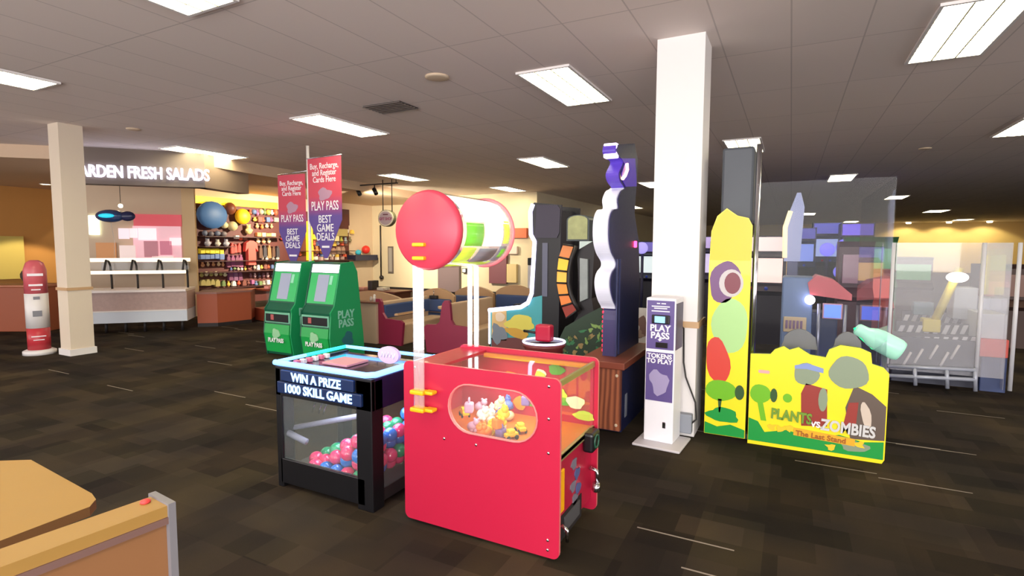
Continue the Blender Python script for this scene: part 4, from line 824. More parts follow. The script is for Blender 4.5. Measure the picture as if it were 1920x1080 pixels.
row((484, 494, 504), 452, 9, 10, [(235, 205, 160), (225, 160, 110)], 'toy', 'small_figure', 'cream figure above the dark packs beside the pennant', 'toy')
row((488, 496, 504, 512, 520), 472, 8, 22, [(90, 60, 45), (60, 55, 60), (150, 110, 70)], 'bag', 'dark_pack', 'dark hanging pack behind the left pennant', 'toy')
row((492, 500, 512, 520), 484, 8, 10, [(130, 120, 110), (190, 180, 160)], 'toy', 'small_figure', 'grey figure right of the coral garment', 'toy')
row((470, 478, 486, 494, 502, 510), 516, 7, 9, [(110, 70, 80), (190, 150, 150), (60, 45, 55)], 'toy', 'small_figure', 'pinkish figure left of the left kiosk on the prize wall', 'toy')
row((545, 552, 559), 448, 9, 18, [(225, 185, 70), (215, 150, 80)], 'toy', 'plush_toy', 'yellow plush toy between the pole and the left pennant', 'plush toy')
row((540, 549, 558), 462, 8, 9, [(245, 225, 170)], 'toy', 'plush_toy', 'pale plush toy above the left kiosk', 'plush toy')
row((586, 594, 603), 468, 11, 15, [(215, 140, 60), (200, 120, 70)], 'toy', 'plush_toy', 'orange plush toy above the right kiosk', 'plush toy')
row((624, 634, 642), 470, 10, 13, [(170, 130, 110), (185, 150, 125)], 'bag', 'toy_pack', 'tan pack behind the right kiosk', 'toy')
row((640, 648, 656), 450, 9, 12, [(175, 170, 70), (150, 160, 160), (120, 110, 80)], 'toy', 'plush_toy', 'green grey plush toy on the small top shelf', 'plush toy')
row((592, 602, 612, 622, 632, 642), 484, 6, 6, [(230, 215, 195), (180, 150, 140)], 'box', 'small_pack', 'pale small pack in the row right above the right kiosk', 'toy')
row((530, 590), 445, 13, 10, [(200, 60, 50), (235, 205, 60)], 'toy', 'plush_toy', 'bright plush toy partly hidden by a pennant', 'plush toy')
a, b2 = PX(652, 478, SX), PX(694, 478, SX); b = MB(); b.box(SX-.1, a.y, PX(672, 488, SX).z, SX+.35, b2.y, PX(672, 478, SX).z, mat('navy_shelf', (40, 42, 66), .5)); tag(b.build('wall_shelf'), 'dark navy shelf under the red ball at the right end', 'shelf')
P6 = [(215, 90, 60), (235, 190, 80), (180, 160, 140), (90, 110, 150), (120, 70, 60), (225, 215, 200), (110, 130, 80), (160, 90, 130)]
def frow(x0, x1, n, py, w, h, kinds, lb, c0=0, mirror=1):
    for i in range(n):
        prize(x0+(x1-x0)*(i+.5)/n, py+random.uniform(-1.5, 1.5), w*random.uniform(.8, 1.15), h*random.uniform(.8, 1.1), P6[(c0+i*3+i//2) % 8], kinds[i % len(kinds)], 'prize_toy', lb, 'toy', lb[:34])
frow(466, 520, 8, 398, 9, 11, ['toy', 'ball'], 'small mixed toy in the topmost row beside the yellow ball', 0)
frow(474, 520, 6, 411, 9, 9, ['toy', 'box'], 'mixed toy in the second row beside the left pennant', 1)
frow(440, 462, 3, 446, 7, 7, ['box', 'ball'], 'mixed toy right above the red packs', 5)
frow(430, 470, 6, 504, 6, 7, ['toy'], 'tiny mixed figure on the row beneath the red packs', 3)
frow(474, 520, 7, 500, 7, 9, ['toy', 'bag'], 'mixed small toy below the dark packs', 2)
frow(462, 520, 8, 530, 7, 9, ['toy', 'box'], 'mixed small toy on the lowest shelf near the left kiosk', 4)
frow(414, 462, 5, 531, 8, 10, ['bag', 'toy'], 'mixed bag on the lowest shelf above the candy boxes', 6)
frow(546, 566, 3, 476, 8, 9, ['toy'], 'mixed plush above the left kiosk by the pole', 1)
frow(586, 652, 9, 456, 7, 9, ['toy', 'box', 'bag'], 'mixed toy in the row under the right pennant tip', 0)
frow(586, 650, 9, 478, 6, 6, ['box', 'toy'], 'mixed small thing just above the right kiosk header', 4)
frow(640, 664, 3, 434, 8, 8, ['bag', 'toy'], 'mixed toy at the top right corner of the prize wall', 2)
# brown prize counter
pc = thing('prize_counter', 'terracotta front prize counter with an angled corner left of the green kiosks', 'counter')
g0, g1, g2, g3 = P(371, 613), P(409, 612), P(472, 605), P(640, 590)
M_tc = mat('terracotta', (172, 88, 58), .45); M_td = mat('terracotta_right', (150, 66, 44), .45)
zc = .63
q = [g0, g1, g2, g2+back*.6, g0+back*.6]; b = MB(); b.prism([(v.x, v.y) for v in q], .07, zc, M_tc, 'z'); b.prism([(v.x, v.y) for v in q], 0, .07, M_dark, 'z'); b.build('body', pc)
cg = Vector((sum(v.x for v in q)/5, sum(v.y for v in q)/5, 0)); b = MB(); b.prism([((v.x-cg.x)*1.04+cg.x, (v.y-cg.y)*1.04+cg.y) for v in q], zc, zc+.035, mat('counter_top_mauve', (150, 105, 95), .3), 'z'); b.build('counter_top', pc)
dc = thing('display_case', 'glass display case lit violet behind the left kiosk, candy on top', 'display case')
h0 = g2+Vector((.16, .24, 0)); h1 = P(628, 590)
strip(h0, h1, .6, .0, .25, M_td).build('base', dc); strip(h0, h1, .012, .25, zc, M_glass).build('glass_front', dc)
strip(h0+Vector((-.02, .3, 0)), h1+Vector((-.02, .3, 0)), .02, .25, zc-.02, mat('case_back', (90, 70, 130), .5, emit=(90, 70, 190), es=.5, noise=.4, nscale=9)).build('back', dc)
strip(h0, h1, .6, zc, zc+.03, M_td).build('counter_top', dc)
random.seed(4)
for i in range(14):
    t_ = i/13; v = h0+(h1-h0)*(.0+.62*t_)+Vector((-.12, .12, 0)); b = MB(); b.bbox(-.055, -.04, 0, .055, .04, .07, mat('candy_%d' % (i % 3), [(240, 160, 150), (250, 190, 170), (225, 110, 120)][i % 3], .4), .015)
    o = b.build('candy_box'); o.location = (v.x, v.y, zc+.03); o.rotation_euler.z = .3; tag(o, 'pink candy box in the row on top of the prize counter', 'candy box', 'candy boxes on the prize counter')
for i in range(9):
    t_ = i/8; v = h0+(h1-h0)*(.05+.4*t_)+Vector((-.05, .15, 0)); b = MB(); b.ball((0, 0, .05), .05, mat('case_%d' % (i % 3), [(120, 90, 220), (80, 150, 220), (200, 80, 120)][i % 3], .3, emit=[(120, 90, 220), (80, 150, 220), (200, 80, 120)][i % 3], es=.5), 8)
    o = b.build('case_toy'); o.location = (v.x, v.y, .25); tag(o, 'small violet-lit toy inside the glass display case', 'toy', 'toys in the display case')
# ---------------------------------------------------------------- gift shop side
os_ = thing('oval_sign', 'oval hanging gift shop sign left of the red drum', 'sign', PY(722, 409, 10.6))
b = MB(); b.prism(ell(0, 0, .245, .21, 28), .02, .14, mat('sign_olive', (120, 115, 85), .5), 'y'); b.build('sign_box', os_)
b = MB(); b.prism(ell(.02, 0, .235, .195, 28), -.005, .02, mat('sign_cream', (235, 225, 205), .4), 'y'); b.build('sign_face', os_)
b = MB(); b.prism(ell(.02, 0, .2, .165, 28), -.008, -.005, mat('sign_lilac', (190, 170, 180), .4), 'y'); b.build('sign_field', os_)
b = MB(); b.box(-.06, -.012, .075, .10, -.008, .105, mat('sign_dark', (110, 60, 75), .5)); b.build('top_line', os_); txt('GIFT SHOP', .10, mat('sign_magenta', (165, 70, 110), .5), (.02, -.01, -.02), FRONT, os_, off=.002, sx=.85)
for k in (-.13, .16): b = MB(); b.tube([(k, .08, .16), (k, .08, CH-os_.location.z)], .012, M_dark, 8); b.build('hanger', os_)
w_ = PY(714, 485, 14.9); b = MB(); b.tube([(0, 0, .9), (0, 0, -.9)], .025, M_dark, 8); b.ball((.02, 0, -.95), .08, M_dark, 10); o = b.build('hanging_lamp'); o.location = (w_.x, 14.9, PY(714, 470, 14.9).z); tag(o, 'thin dark pole with a round end below the oval sign', 'lamp')
a, b2 = PY(728, 462, 14.98), PY(738, 512, 14.98); b = MB(); b.box(a.x, 14.95, b2.z, b2.x, 14.99, a.z, mat('frame_grey', (110, 100, 95), .5)); b.box(a.x+.04, 14.94, b2.z+.05, b2.x-.04, 14.95, a.z-.05, mat('slot_glass', (165, 160, 155), .3)); tag(b.build('door_window'), 'tall narrow grey window in the cream wall', 'window')
a, b2 = PX(640, 392, -13.37), PX(655, 423, -13.37); b = MB(); b.box(-13.4, a.y, b2.z, -13.36, b2.y, a.z, mat('poster_plum', (80, 42, 48), .5)); tag(b.build('dark_poster'), 'small dark plum poster right of the pennant', 'poster')
tr = thing('track_light', 'black spotlight track near the ceiling right of the pennants', 'track light', (PY(672, 368, 10.8).x, 10.8, CH))
b = MB(); b.box(-.4, -.02, -.10, 1.3, .02, -.07, M_dark); b.build('track', tr)
for k in (0, .55): 
    b = MB(); b.tube([(k, 0, -.1), (k, 0, -.22)], .015, M_dark, 8); b.tube([(k-.02, 0, -.2), (k+.1, -.05, -.33)], .055, M_black, 12); b.build('spotlight', tr)
for k, (tx_, ty_, tz_) in enumerate(((-13.3, 11.0, 1.6), (-13.3, 9.0, 1.5), (-11.5, 15, 1.6), (-9.5, 15, 1.5))):
    l = bpy.data.lights.new('track_spot', 'SPOT'); l.energy = 800; l.color = (1, .86, .62); l.spot_size = math.radians(75); l.spot_blend = .8; l.shadow_soft_size = .05
    o = bpy.data.objects.new('track_spot', l); o.parent = tr; o.location = (.1*k, -.06, -.36); SC.collection.objects.link(o)
    o.rotation_euler = (Vector((tx_, ty_, tz_))-(tr.location+Vector(o.location))).to_track_quat('-Z', 'Y').to_euler()
for k in (-.35, 1.25): b = MB(); b.tube([(k, 0, 0), (k, 0, -.08)], .01, M_dark, 6); b.build('hanger', tr)
a, b2 = PY(650, 371, 13.5), PY(708, 386, 13.5); b = MB(); b.box(a.x, 13.2, CH-.06, b2.x, 14.4, CH-.005, M_diff); tag(b.build('ceiling_light'), 'warm light panel behind the black spotlight track', 'ceiling light')
# dark counter by the cream wall
ct = thing('checkout_counter', 'brown checkout counter behind the booths at the cream wall', 'counter', (PY(700, 548, 9.6).x, 9.6, 0))
zt = PY(700, 546, 9.6).z; b = MB(); b.bbox(-.8, 0, 0, .62, .6, zt-.03, M_brown, .01); b.build('body', ct); b = MB(); b.bbox(-.83, -.04, zt-.03, .66, .62, zt+.01, mat('brown_top', (120, 66, 52), .4), .01); b.build('counter_top', ct)
for (px, py, w, h, col, nm, lb) in ((655, 533, 22, 6, (215, 150, 140), 'candy_tray', 'pink candy tray on the checkout counter'), (680, 536, 18, 5, (225, 165, 150), 'candy_tray', 'low pink tray right of the first on the checkout counter'), (697, 527, 12, 20, (60, 52, 50), 'register', 'dark cash register on the checkout counter'), (716, 533, 18, 6, (230, 222, 205), 'paper_stack', 'white papers at the right end of the checkout counter')):
    p_ = PY(px, py, 9.8); k_ = p_.y*1.13/1010; b = MB(); b.bbox(-w/2*k_, -.12, 0, w/2*k_, .12, h*k_, mat('it_%d_%d' % (col[0], col[1]), col, .5), .01); o = b.build(nm); o.location = (p_.x, 9.85, zt+.01); tag(o, lb, nm.replace('_', ' '))
# ---------------------------------------------------------------- booths
M_arch = mat('arch_tan', (192, 152, 112), .45, noise=.04, nscale=4); M_seat = mat('seat_tan', (205, 172, 138), .45)
def arch(px0, px1, py, y, lb, back_blue=True):
    a, b2 = PY(px0, py, y), PY(px1, py, y); w = (b2.x-a.x); zt = a.z
    t = thing('booth_bench', lb, 'booth', (a.x, y, 0), 0, 'booths with arched tan backs')
    pts = [(0, 0), (w, 0), (w, zt-.14)]+[(w-w*k/12, zt-.14+.14*math.sin(PI*k/12)**.8) for k in range(1, 12)]+[(0, zt-.14)]
    b = MB(); b.prism(pts, 0, .07, M_arch, 'y'); b.build('back_panel', t)
    if back_blue:
        b = MB(); b.bbox(.04, -.1, .34, w-.04, .0, zt-.19, M_vinyl, .03); b.build('back_cushion', t)
        b = MB(); b.bbox(.02, -.42, .0, w-.02, .0, .24, M_seat, .02); b.build('bench_box', t); b = MB(); b.bbox(.02, -.46, .24, w-.02, .0, .32, M_vinyl, .03); b.build('seat_cushion', t)
arch(640, 754, 543, 8.3, 'arched tan booth back directly behind the half wall with shakers', True)
arch(786, 851, 539, 8.3, 'arched tan booth back under the red disc of the drum', True)
arch(853, 925, 535, 9.3, 'arched tan booth back between the two lit posts of the drum', True)
arch(930, 1000, 533, 9.3, 'arched tan booth back left of the cabinet with the white outline', True)
def end_panel(px, y, two, lb, m=M_booth, hz=None):
    c_ = PY(px, 640, y).x; t = thing('booth_divider', lb, 'booth', (c_, y, 0))
    zt = hz
    if two: pts = [(-.36, 0), (-.30, 0), (.30, 0), (.34, .0), (.36, .36), (.33, .42), (.12, .43), (.07, .50), (.05, zt-.05), (.02, zt), (-.04, zt), (-.08, zt-.05), (-.13, .46), (-.19, .42), (-.36, .41), (-.41, .36)]
    else: pts = [(0, 0), (.52, 0), (.56, .36), (.50, .40), (.22, .41), (.15, .5), (.13, zt-.05), (.10, zt), (.02, zt), (0, zt-.04)]
    b = MB(); b.prism(pts, 0, .05, m, 'y'); b.build('end_panel', t)
    b = MB(); b.bbox(.16 if not two else .06, .05, .0, .50 if not two else .31, 1.3, .33, M_seat, .02); b.build('bench_box', t)
    if two: b = MB(); b.bbox(-.35, .05, 0, -.1, 1.3, .33, M_seat, .02); b.build('bench_box', t)
    b = MB(); b.bbox(.02 if not two else -.05, .05, .0, .10 if not two else .03, 1.3, zt-.05, M_seat, .02); b.build('back_board', t)
    b = MB(); b.bbox((.10 if not two else -.13), .07, .40, (.15 if not two else -.05), 1.28, zt-.1, M_vinyl, .02); b.build('back_cushion', t)
end_panel(704, 6.6, False, 'purple-red booth end with one seat, beside the tan half wall', hz=.72)
end_panel(838, 6.4, True, 'purple-red double booth end between the drum posts', hz=.78)
hw_ = thing('half_wall', 'tan half wall right of the green kiosks with shakers on top', 'partition', (PY(664, 640, 6.55).x, 6.55, 0))
xw = PY(706, 640, 6.55).x-PY(664, 640, 6.55).x
b = MB(); b.bbox(-.3, 0, 0, xw, .1, .64, mat('half_wall_tan', (196, 172, 148), .5), .006); b.build('panel', hw_); b = MB(); b.bbox(-.3, -.02, .64, xw+.02, .14, .67, mat('cap_brown', (120, 78, 62), .4), .006); b.build('cap', hw_)
for k, (dx, h, c_, lb) in enumerate(((.0, .12, (235, 225, 215), 'taller white shaker on the half wall'), (-.07, .08, (210, 195, 185), 'short white shaker left of the taller one on the half wall'))):
    b = MB(); b.lathe([(.022, 0), (.025, h*.6), (.02, h*.8), (.022, h*.85), (.012, h)], (0, 0, 0), mat('shaker_%d' % k, c_, .3), 12); o = b.build('shaker'); o.location = (PY(704, 560, 6.6).x-.02+dx, 6.6, .67); tag(o, lb, 'shaker')
def table(px, py, y, w, d_, lb, rz=0):
    p_ = PY(px, py, y); t = thing('dining_table', lb, 'table', (p_.x, y, 0), rz)
    b = MB(); c_ = .08; b.prism([(-w/2+c_, -d_/2), (w/2-c_, -d_/2), (w/2, -d_/2+c_), (w/2, d_/2-c_), (w/2-c_, d_/2), (-w/2+c_, d_/2), (-w/2, d_/2-c_), (-w/2, -d_/2+c_)], p_.z-.035, p_.z, mat('table_tan', (205, 168, 128), .35), 'z'); b.build('table_top', t)
    b = MB(); b.tube([(0, 0, .03), (0, 0, p_.z-.03)], .045, M_dark, 12); b.build('leg', t); b = MB(); b.bbox(-.16, -.16, 0, .16, .16, .03, M_dark, .01); b.build('foot', t); return p_.z
z1 = table(750, 582, 7.3, .5, .9, 'tan table between the two purple-red booth ends')
table(873, 572, 7.7, .62, .9, 'tan table right of the double booth end')
o = thing('condiment_rack', 'small dark condiment rack on the booth back under the drum', 'condiment rack', (PY(815, 560, 8.25).x, 8.22, PY(815, 560, 8.3).z)); b = MB(); b.bbox(-.08, -.04, 0, .08, .04, .06, M_dark, .01); b.build('tray', o); b = MB(); b.tube([(0, 0, .05), (0, 0, .14)], .006, M_chrome, 6); b.ball((0, 0, .14), .012, M_chrome, 8); b.build('handle', o)
o.location.z = PY(815, 562, 8.22).z+.02
b = MB(); b.bbox(-.06, -.01, 0, .06, .01, .14, mat('card_pink', (225, 185, 170), .4), .004); o = b.build('table_card'); o.location = (PY(960, 543, 9.2).x, 9.33, PY(960, 549, 9.2).z); tag(o, 'pale pink menu card standing on the booth back left of the arcade cabinet', 'menu card')
# things on the far wall between booths and cabinet
a, b2 = PY(866, 503, 14.9), PY(880, 512, 14.9); b = MB(); b.box(a.x, 14.9, b2.z, b2.x, 14.98, a.z, M_dark); b.box(a.x+.03, 14.89, b2.z+.03, a.x+.13, 14.9, a.z-.02, glow('tiny_screen', (250, 255, 230), 2)); tag(b.build('wall_monitor'), 'small dark wall monitor with a bright square under the drum', 'monitor')
for (x0, y0, x1, y1, c_, nm, lb, cat) in ((822, 498, 862, 548, (110, 95, 100), 'doorway_recess', 'dim grey doorway recess under the drum', 'doorway'), (918, 430, 950, 532, (120, 72, 84), 'plum_door', 'plum coloured door right of the drum', 'door'),
                                          (951, 495, 969, 530, (212, 190, 140), 'cream_door', 'narrow cream door left of the white light outline', 'door'), (955, 428, 988, 446, (215, 95, 50), 'orange_sign', 'orange red sign above the cream door', 'sign'), (952, 462, 970, 476, (225, 200, 190), 'small_notice', 'small pale notice below the orange sign', 'notice')):
    a, b2 = PY(x0, y0, 14.9), PY(x1, y1, 14.9); b = MB(); b.box(a.x, 14.86, b2.z, b2.x, 14.98, a.z, mat('wp_%d_%d' % (c_[0], c_[1]), c_, .5)); tag(b.build(nm), lb, cat)
fr = thing('white_dispenser', 'white drinks dispenser left of the white light outline', 'dispenser', (PY(985, 545, 9.0).x, 9.5, 0))
k_ = 9.0*1.1/1010; zt = PY(985, 497, 9.5).z; zb = PY(985, 545, 9.5).z; b = MB(); b.bbox(-.2, 0, zb, .2, .4, zt, mat('dispenser_white', (215, 215, 222), .3), .02); b.build('cabinet', fr); b = MB(); b.bbox(-.24, -.04, 0, .24, .45, zb, M_dark, .01); b.build('stand', fr); b = MB(); b.bbox(-.2, 0, zt, .2, .4, zt+.14, M_black, .01); b.build('top_display', fr)
# ---------------------------------------------------------------- arcade hall behind
def cab(px, y, w, h, dep, body, scr, mq, lb, rz=0.0, zs=(.95, 1.35), ses=.5, nm='arcade_cabinet'):
    x_ = PY(px, 480, y).x; t = thing(nm, lb, 'arcade machine', (x_, y, 0), rz)
    mb1 = mat('cb_%d_%d_%d' % body, body, .45)
    prof = [(.0, 0), (0, .82*h/1.8), (-.12, .9*h/1.8), (.1, 1.0*h/1.8), (.2, 1.45*h/1.8), (.02, 1.5*h/1.8), (.0, h), (dep, h), (dep, 0)]
    b = MB()
    for s_ in (-1, 1): b.prism(prof, s_*w/2, s_*(w/2-.02), mb1, 'x')
    b.build('side_panel', t)
    b = MB(); b.prism([(u+.02, v-.01 if v > .1 else v) for u, v in prof], -w/2+.02, w/2-.02, mat('cbi_%d_%d_%d' % body, tuple(int(v*.7) for v in body), .5), 'x'); b.build('body', t)
    b = MB(); b.add([(-w/2+.05, .115, 1.02*h/1.8), (w/2-.05, .115, 1.02*h/1.8), (w/2-.05, .20, 1.42*h/1.8), (-w/2+.05, .20, 1.42*h/1.8)]+[(-w/2+.05, .09, 1.02*h/1.8), (w/2-.05, .09, 1.02*h/1.8), (w/2-.05, .175, 1.42*h/1.8), (-w/2+.05, .175, 1.42*h/1.8)], [(0, 1, 2, 3), (4, 5, 6, 7), (0, 1, 5, 4), (1, 2, 6, 5), (2, 3, 7, 6), (3, 0, 4, 7)], glow('scr_%d_%d_%d' % scr, scr, ses)); b.build('screen', t)
    b = MB(); b.box(-w/2+.03, -.01, 1.54*h/1.8, w/2-.03, .02, h-.03, glow('mq_%d_%d_%d' % mq, mq, .35)); b.build('marquee', t)
    b = MB(); b.ball((-.1, -.06, .93*h/1.8), .03, mat('btn_red', (200, 40, 50), .3), 8); b.ball((.1, -.06, .93*h/1.8), .03, mat('btn_blue', (50, 80, 210), .3), 8); b.build('buttons', t)
    return t
def lamp_disc(px, py, y, r, col, lb, es=.8):
    p_ = PY(px, py, y); t = thing('round_light', lb, 'sign light', (p_.x, p_.y, p_.z), 0, 'round violet lights of the back arcade')
    b = MB(); b.lathe([(r, 0), (r, -.04), (r*.8, -.05)], (0, 0, 0), glow('rl_%d_%d' % col[:2], col, es), 20, 'y'); b.build('disc', t)
    b = MB(); b.tube([(0, .03, -r*.6), (0, .03, -p_.z)], .03, mat('post_navy', (45, 45, 80), .5), 6); b.build('post', t)
cab(1105, 11.5, .7, 1.75, .8, (70, 66, 74), (230, 240, 240), (200, 215, 215), 'grey cabinet with a pale screen seen between the amber panels and the tower')
cab(1128, 15, .7, 1.8, .8, (90, 90, 98), (250, 250, 250), (220, 225, 230), 'grey cabinet with a white screen left of the blue tower')
cab(1076, 15, .8, 1.7, .8, (60, 52, 50), (190, 190, 150), (225, 190, 90), 'dark cabinet with a yellow marquee behind the amber panels')
cab(1206, 12.5, .75, 1.7, .8, (58, 58, 84), (220, 235, 240), (120, 110, 200), 'violet cabinet between the blue tower and the white column')
cab(1222, 15, .75, 1.7, .8, (50, 50, 66), (240, 240, 240), (150, 150, 210), 'dark cabinet just left of the white column far back')
a, b2 = PY(1190, 577, 6.4), PY(1224, 650, 6.4); pm = thing('picture_board', 'white board with brown artwork between the blue tower and the slim stand', 'board', (a.x, 6.4, 0))
b = MB(); b.box(0, 0, b2.z, b2.x-a.x, .03, a.z, mat('board_white', (205, 200, 202), .5)); b.build('board', pm)
b = MB(); w2 = (b2.x-a.x); h2_ = a.z-b2.z; layer(b, blob(w2*.5, b2.z+h2_*.5, w2*.33, h2_*.28, 20, .25, 4), 1, mat('art_brown', (120, 90, 85), .5)); layer(b, blob(w2*.3, b2.z+h2_*.3, w2*.2, h2_*.1, 14, .3, 9), 2, mat('art_taupe', (150, 125, 115), .5)); b.build('artwork', pm)
b = MB(); b.box(.02, .0, 0, w2-.02, .3, b2.z, M_black); b.build('cabinet', pm)
lamp_disc(1204, 465, 11, .12, (150, 140, 215), 'round violet light right of the blue tower')
for (px, py, y, r, lb) in ((1457, 476, 11.3, .14, 'round violet light left of the tall lit totem'), (1551, 468, 12, .13, 'round violet light in the middle of the booth view'), (1584, 463, 12, .15, 'round violet light at the upper right of the blue ones'), (1577, 510, 13.6, .15, 'round violet light lowest of the group')):
    lamp_disc(px, py, y, r, (110, 105, 215), lb)
for (px, y, h, body, scr, mq, lb) in ((1426, 9.5, 1.75, (52, 44, 66), (255, 225, 215), (255, 235, 230), 'dark violet cabinet with a bright pinkish screen behind the tall yellow panel'),
                                      (1456, 12.6, 1.6, (40, 46, 80), (240, 190, 90), (90, 90, 200), 'navy cabinet with an amber strip beside the pinkish screen'),
                                      (1500, 16.5, 2.1, (44, 50, 92), (110, 130, 210), (70, 70, 160), 'blue cabinet behind the totem'), (1549, 18.2, 2.3, (52, 54, 96), (150, 165, 220), (90, 90, 200), 'blue cabinet with a pale screen in the back row'),
                                      (1606, 16.5, 2.2, (46, 46, 88), (90, 100, 220), (100, 80, 210), 'blue violet cabinet right in the back row'), (1345, 12, 1.8, (60, 56, 80), (200, 190, 230), (190, 170, 230), 'dark cabinet hidden behind the tall yellow panel')):
    cab(px, y, .74, h, .9, body, scr, mq, lb)
# tall totem
p_ = PY(1478, 640, 8.5); tt = thing('lit_totem', 'tall narrow totem with white and orange light on its upper half', 'totem sign', (p_.x, 8.5, 0))
zA, zB = PY(1478, 490, 8.5).z, PY(1480, 362, 8.5).z
b = MB(); b.bbox(-.06, 0, 0, .08, .3, zA, mat('totem_navy', (56, 62, 110), .4), .01); b.build('post', tt)
b = MB(); b.prism([(-.10, zA), (.10, zA), (.13, zB-.2), (.08, zB), (.03, zB), (-.05, zB-.25)], 0, .2, mat('totem_blue', (150, 160, 200), .4, emit=(140, 150, 215), es=.12), 'y'); b.build('head', tt)
b = MB(); b.tube([(-.09, -.02, zA+.05), (-.1, -.02, (zA+zB)/2), (-.04, -.02, zB-.25)], .03, glow('totem_light', (255, 225, 170), .8), 8); b.build('edge_light', tt)
# blue booth
q0, q1 = PY(1462, 640, 7.2), PY(1570, 640, 7.2); bb = thing('blue_game_booth', 'pale blue booth with a red roof piece and a small screen inside the acrylic view', 'arcade machine', (q0.x, 7.2, 0))
W1 = q1.x-q0.x; zt = PY(1500, 520, 7.2).z
b = MB(); b.bbox(0, 0, 0, W1*.55, .5, zt, mat('booth_blue', (108, 130, 172), .45), .02); b.build('seat_back', bb)
b = MB(); b.bbox(W1*.5, .1, 0, W1*1.0, .5, zt-.42, mat('booth_dark_blue', (50, 62, 96), .45), .02); b.build('body', bb)
b = MB(); b.prism([(W1*.45, zt-.06), (W1*.6, zt+.03), (W1*.9, zt-.02), (W1*1.2, zt-.18), (W1*1.2, zt-.25), (W1*.5, zt-.2)], -.02, .4, mat('roof_red', (190, 80, 90), .4), 'y'); b.build('roof', bb)
b = MB(); b.bbox(W1*.72, -.04, zt-.47, W1*1.06, .0, zt-.29, mat('frame_pink', (190, 150, 165), .4), .008); b.box(W1*.75, -.045, zt-.455, W1*1.03, -.04, zt-.305, glow('blue_screen', (80, 110, 235), 1.2)); b.build('screen', bb)
b = MB(); b.ball((W1*.5, -.04, zt-.26), .055, glow('headlamp_white', (245, 235, 255), 5), 12); b.build('head_lamp', bb)
b = MB(); b.bbox(.03, -.02, PY(1490, 623, 7.2).z, W1*.46, .0, PY(1490, 594, 7.2).z, mat('sign_straw', (200, 180, 150), .4), .01); b.build('name_plate', bb)
zz_ = (PY(1490, 623, 7.2).z+PY(1490, 594, 7.2).z)/2
for k in range(5): b = MB(); b.box(W1*(.09+.065*k), -.028, zz_-.05, W1*(.13+.065*k), -.02, zz_+.05, mat('plum_letter', (130, 105, 140), .5)); b.build('plate_mark', bb)
for k in (.66, 1.1): b = MB(); b.tube([(W1*k, -.03, 0), (W1*k, -.03, zt-.3)], .02, mat('tube_grey', (150, 155, 175), .3, metal=.6), 8); b.build('leg', bb)
b = MB(); b.bbox(W1*.62, -.1, .02, W1*1.15, .3, .16, glow('violet_glow', (90, 50, 230), .9), .01); b.build('under_light', bb)
# green reflection given solid form as an added glowing shape
gp_ = PY(1648, 638, 5.3); gb = thing('glow_reflection', 'mint green glowing form added for a reflection behind the yellow wall', 'prop', gp_)
b = MB(); b.lathe([(.05, -.26), (.07, -.24), (.075, -.15), (.11, -.08), (.125, 0), (.125, .2), (.11, .24)], (0, 0, 0), mat('mint', (170, 220, 200), .3, emit=(150, 225, 195), es=.3), 20, 'x'); gb.scale = (.72,)*3; o = b.build('glow_form', gb); o.rotation_euler.y = math.radians(28)
b = MB(); b.tube([(-.27*math.cos(.49), 0, .27*math.sin(.49)), (-.2, .0, .05), (-.12, 0, -.03), (-.05, 0, -.1)], .018, glow('green_edge', (20, 235, 120), 2.0), 8); b.build('green_glow', gb)
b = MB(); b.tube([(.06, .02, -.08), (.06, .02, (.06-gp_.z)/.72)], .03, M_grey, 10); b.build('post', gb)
# crane digging machine at the right
cr = thing('crane_game', 'large glass crane game with a yellow crane arm and black and white striped rails', 'arcade machine', (1.12, 7.55, 0))
L_ = 1.25; ang = math.radians(-2)
def cx(px, py, y=7.4): p = PY(px, py, y); return (p.x-1.12, p.z)
def cbox(px0, py0, px1, py1, y, m, name, dep=.05, par=cr, r=.01):
    a, b2 = cx(px0, py1, y), cx(px1, py0, y); b = MB(); b.bbox(a[0], y-7.55, a[1], b2[0], y-7.55+dep, b2[1], m, r); return b.build(name, par)
M_cg = mat('crane_grey', (170, 175, 190), .35, metal=.2)
cbox(1668, 696, 1835, 748, 7.6, mat('crane_base', (60, 62, 78), .5), 'base', .9)
for k, yy in enumerate((690, 708, 738)):
    b = MB(); a, b2 = cx(1664, yy-4, 7.35), cx(1830, yy+4, 7.35); b.tube([(a[0], -.2, a[1]), (b2[0], -.2, b2[1])], .022, M_cg, 8); b.build('frame_tube', cr)
for px in (1715, 1775, 1828):
    b = MB(); a, b2 = cx(px, 690, 7.35), cx(px, 745, 7.35); b.tube([(a[0], -.2, a[1]), (b2[0], -.2, max(b2[1], .02))], .02, M_cg, 8); b.build('frame_tube', cr)
cbox(1668, 640, 1830, 692, 7.5, mat('crane_dark', (66, 70, 84), .5), 'front_apron', .06)
for k, (px, py) in enumerate(((1700, 668), (1722, 662), (1750, 655), (1770, 668), (1790, 655))):
    b = MB(); a = cx(px-8, py+18, 7.48); c2 = cx(px+8, py-8, 7.48); b.tube([(a[0], -.08, a[1]), (c2[0], -.08, c2[1])], .014, M_white, 6); b.build('stripe_bar', cr)
cbox(1835, 640, 1892, 742, 7.5, mat('crane_navy', (62, 76, 120), .45, noise=.3, nscale=6), 'side_cabinet', .8)
cbox(1832, 638, 1893, 668, 7.45, mat('crane_red', (215, 95, 85), .4), 'red_band', .06)
cbox(1836, 590, 1890, 640, 7.5, mat('crane_white', (205, 208, 215), .4, noise=.15, nscale=8), 'white_panel', .7)
cbox(1840, 478, 1888, 552, 8.2, mat('crane_yellow_panel', (222, 210, 110), .5), 'yellow_backdrop', .04)
M_hz = mat('hz_white', (215, 215, 220), .4); M_hk = mat('hz_black', (60, 60, 68), .45)
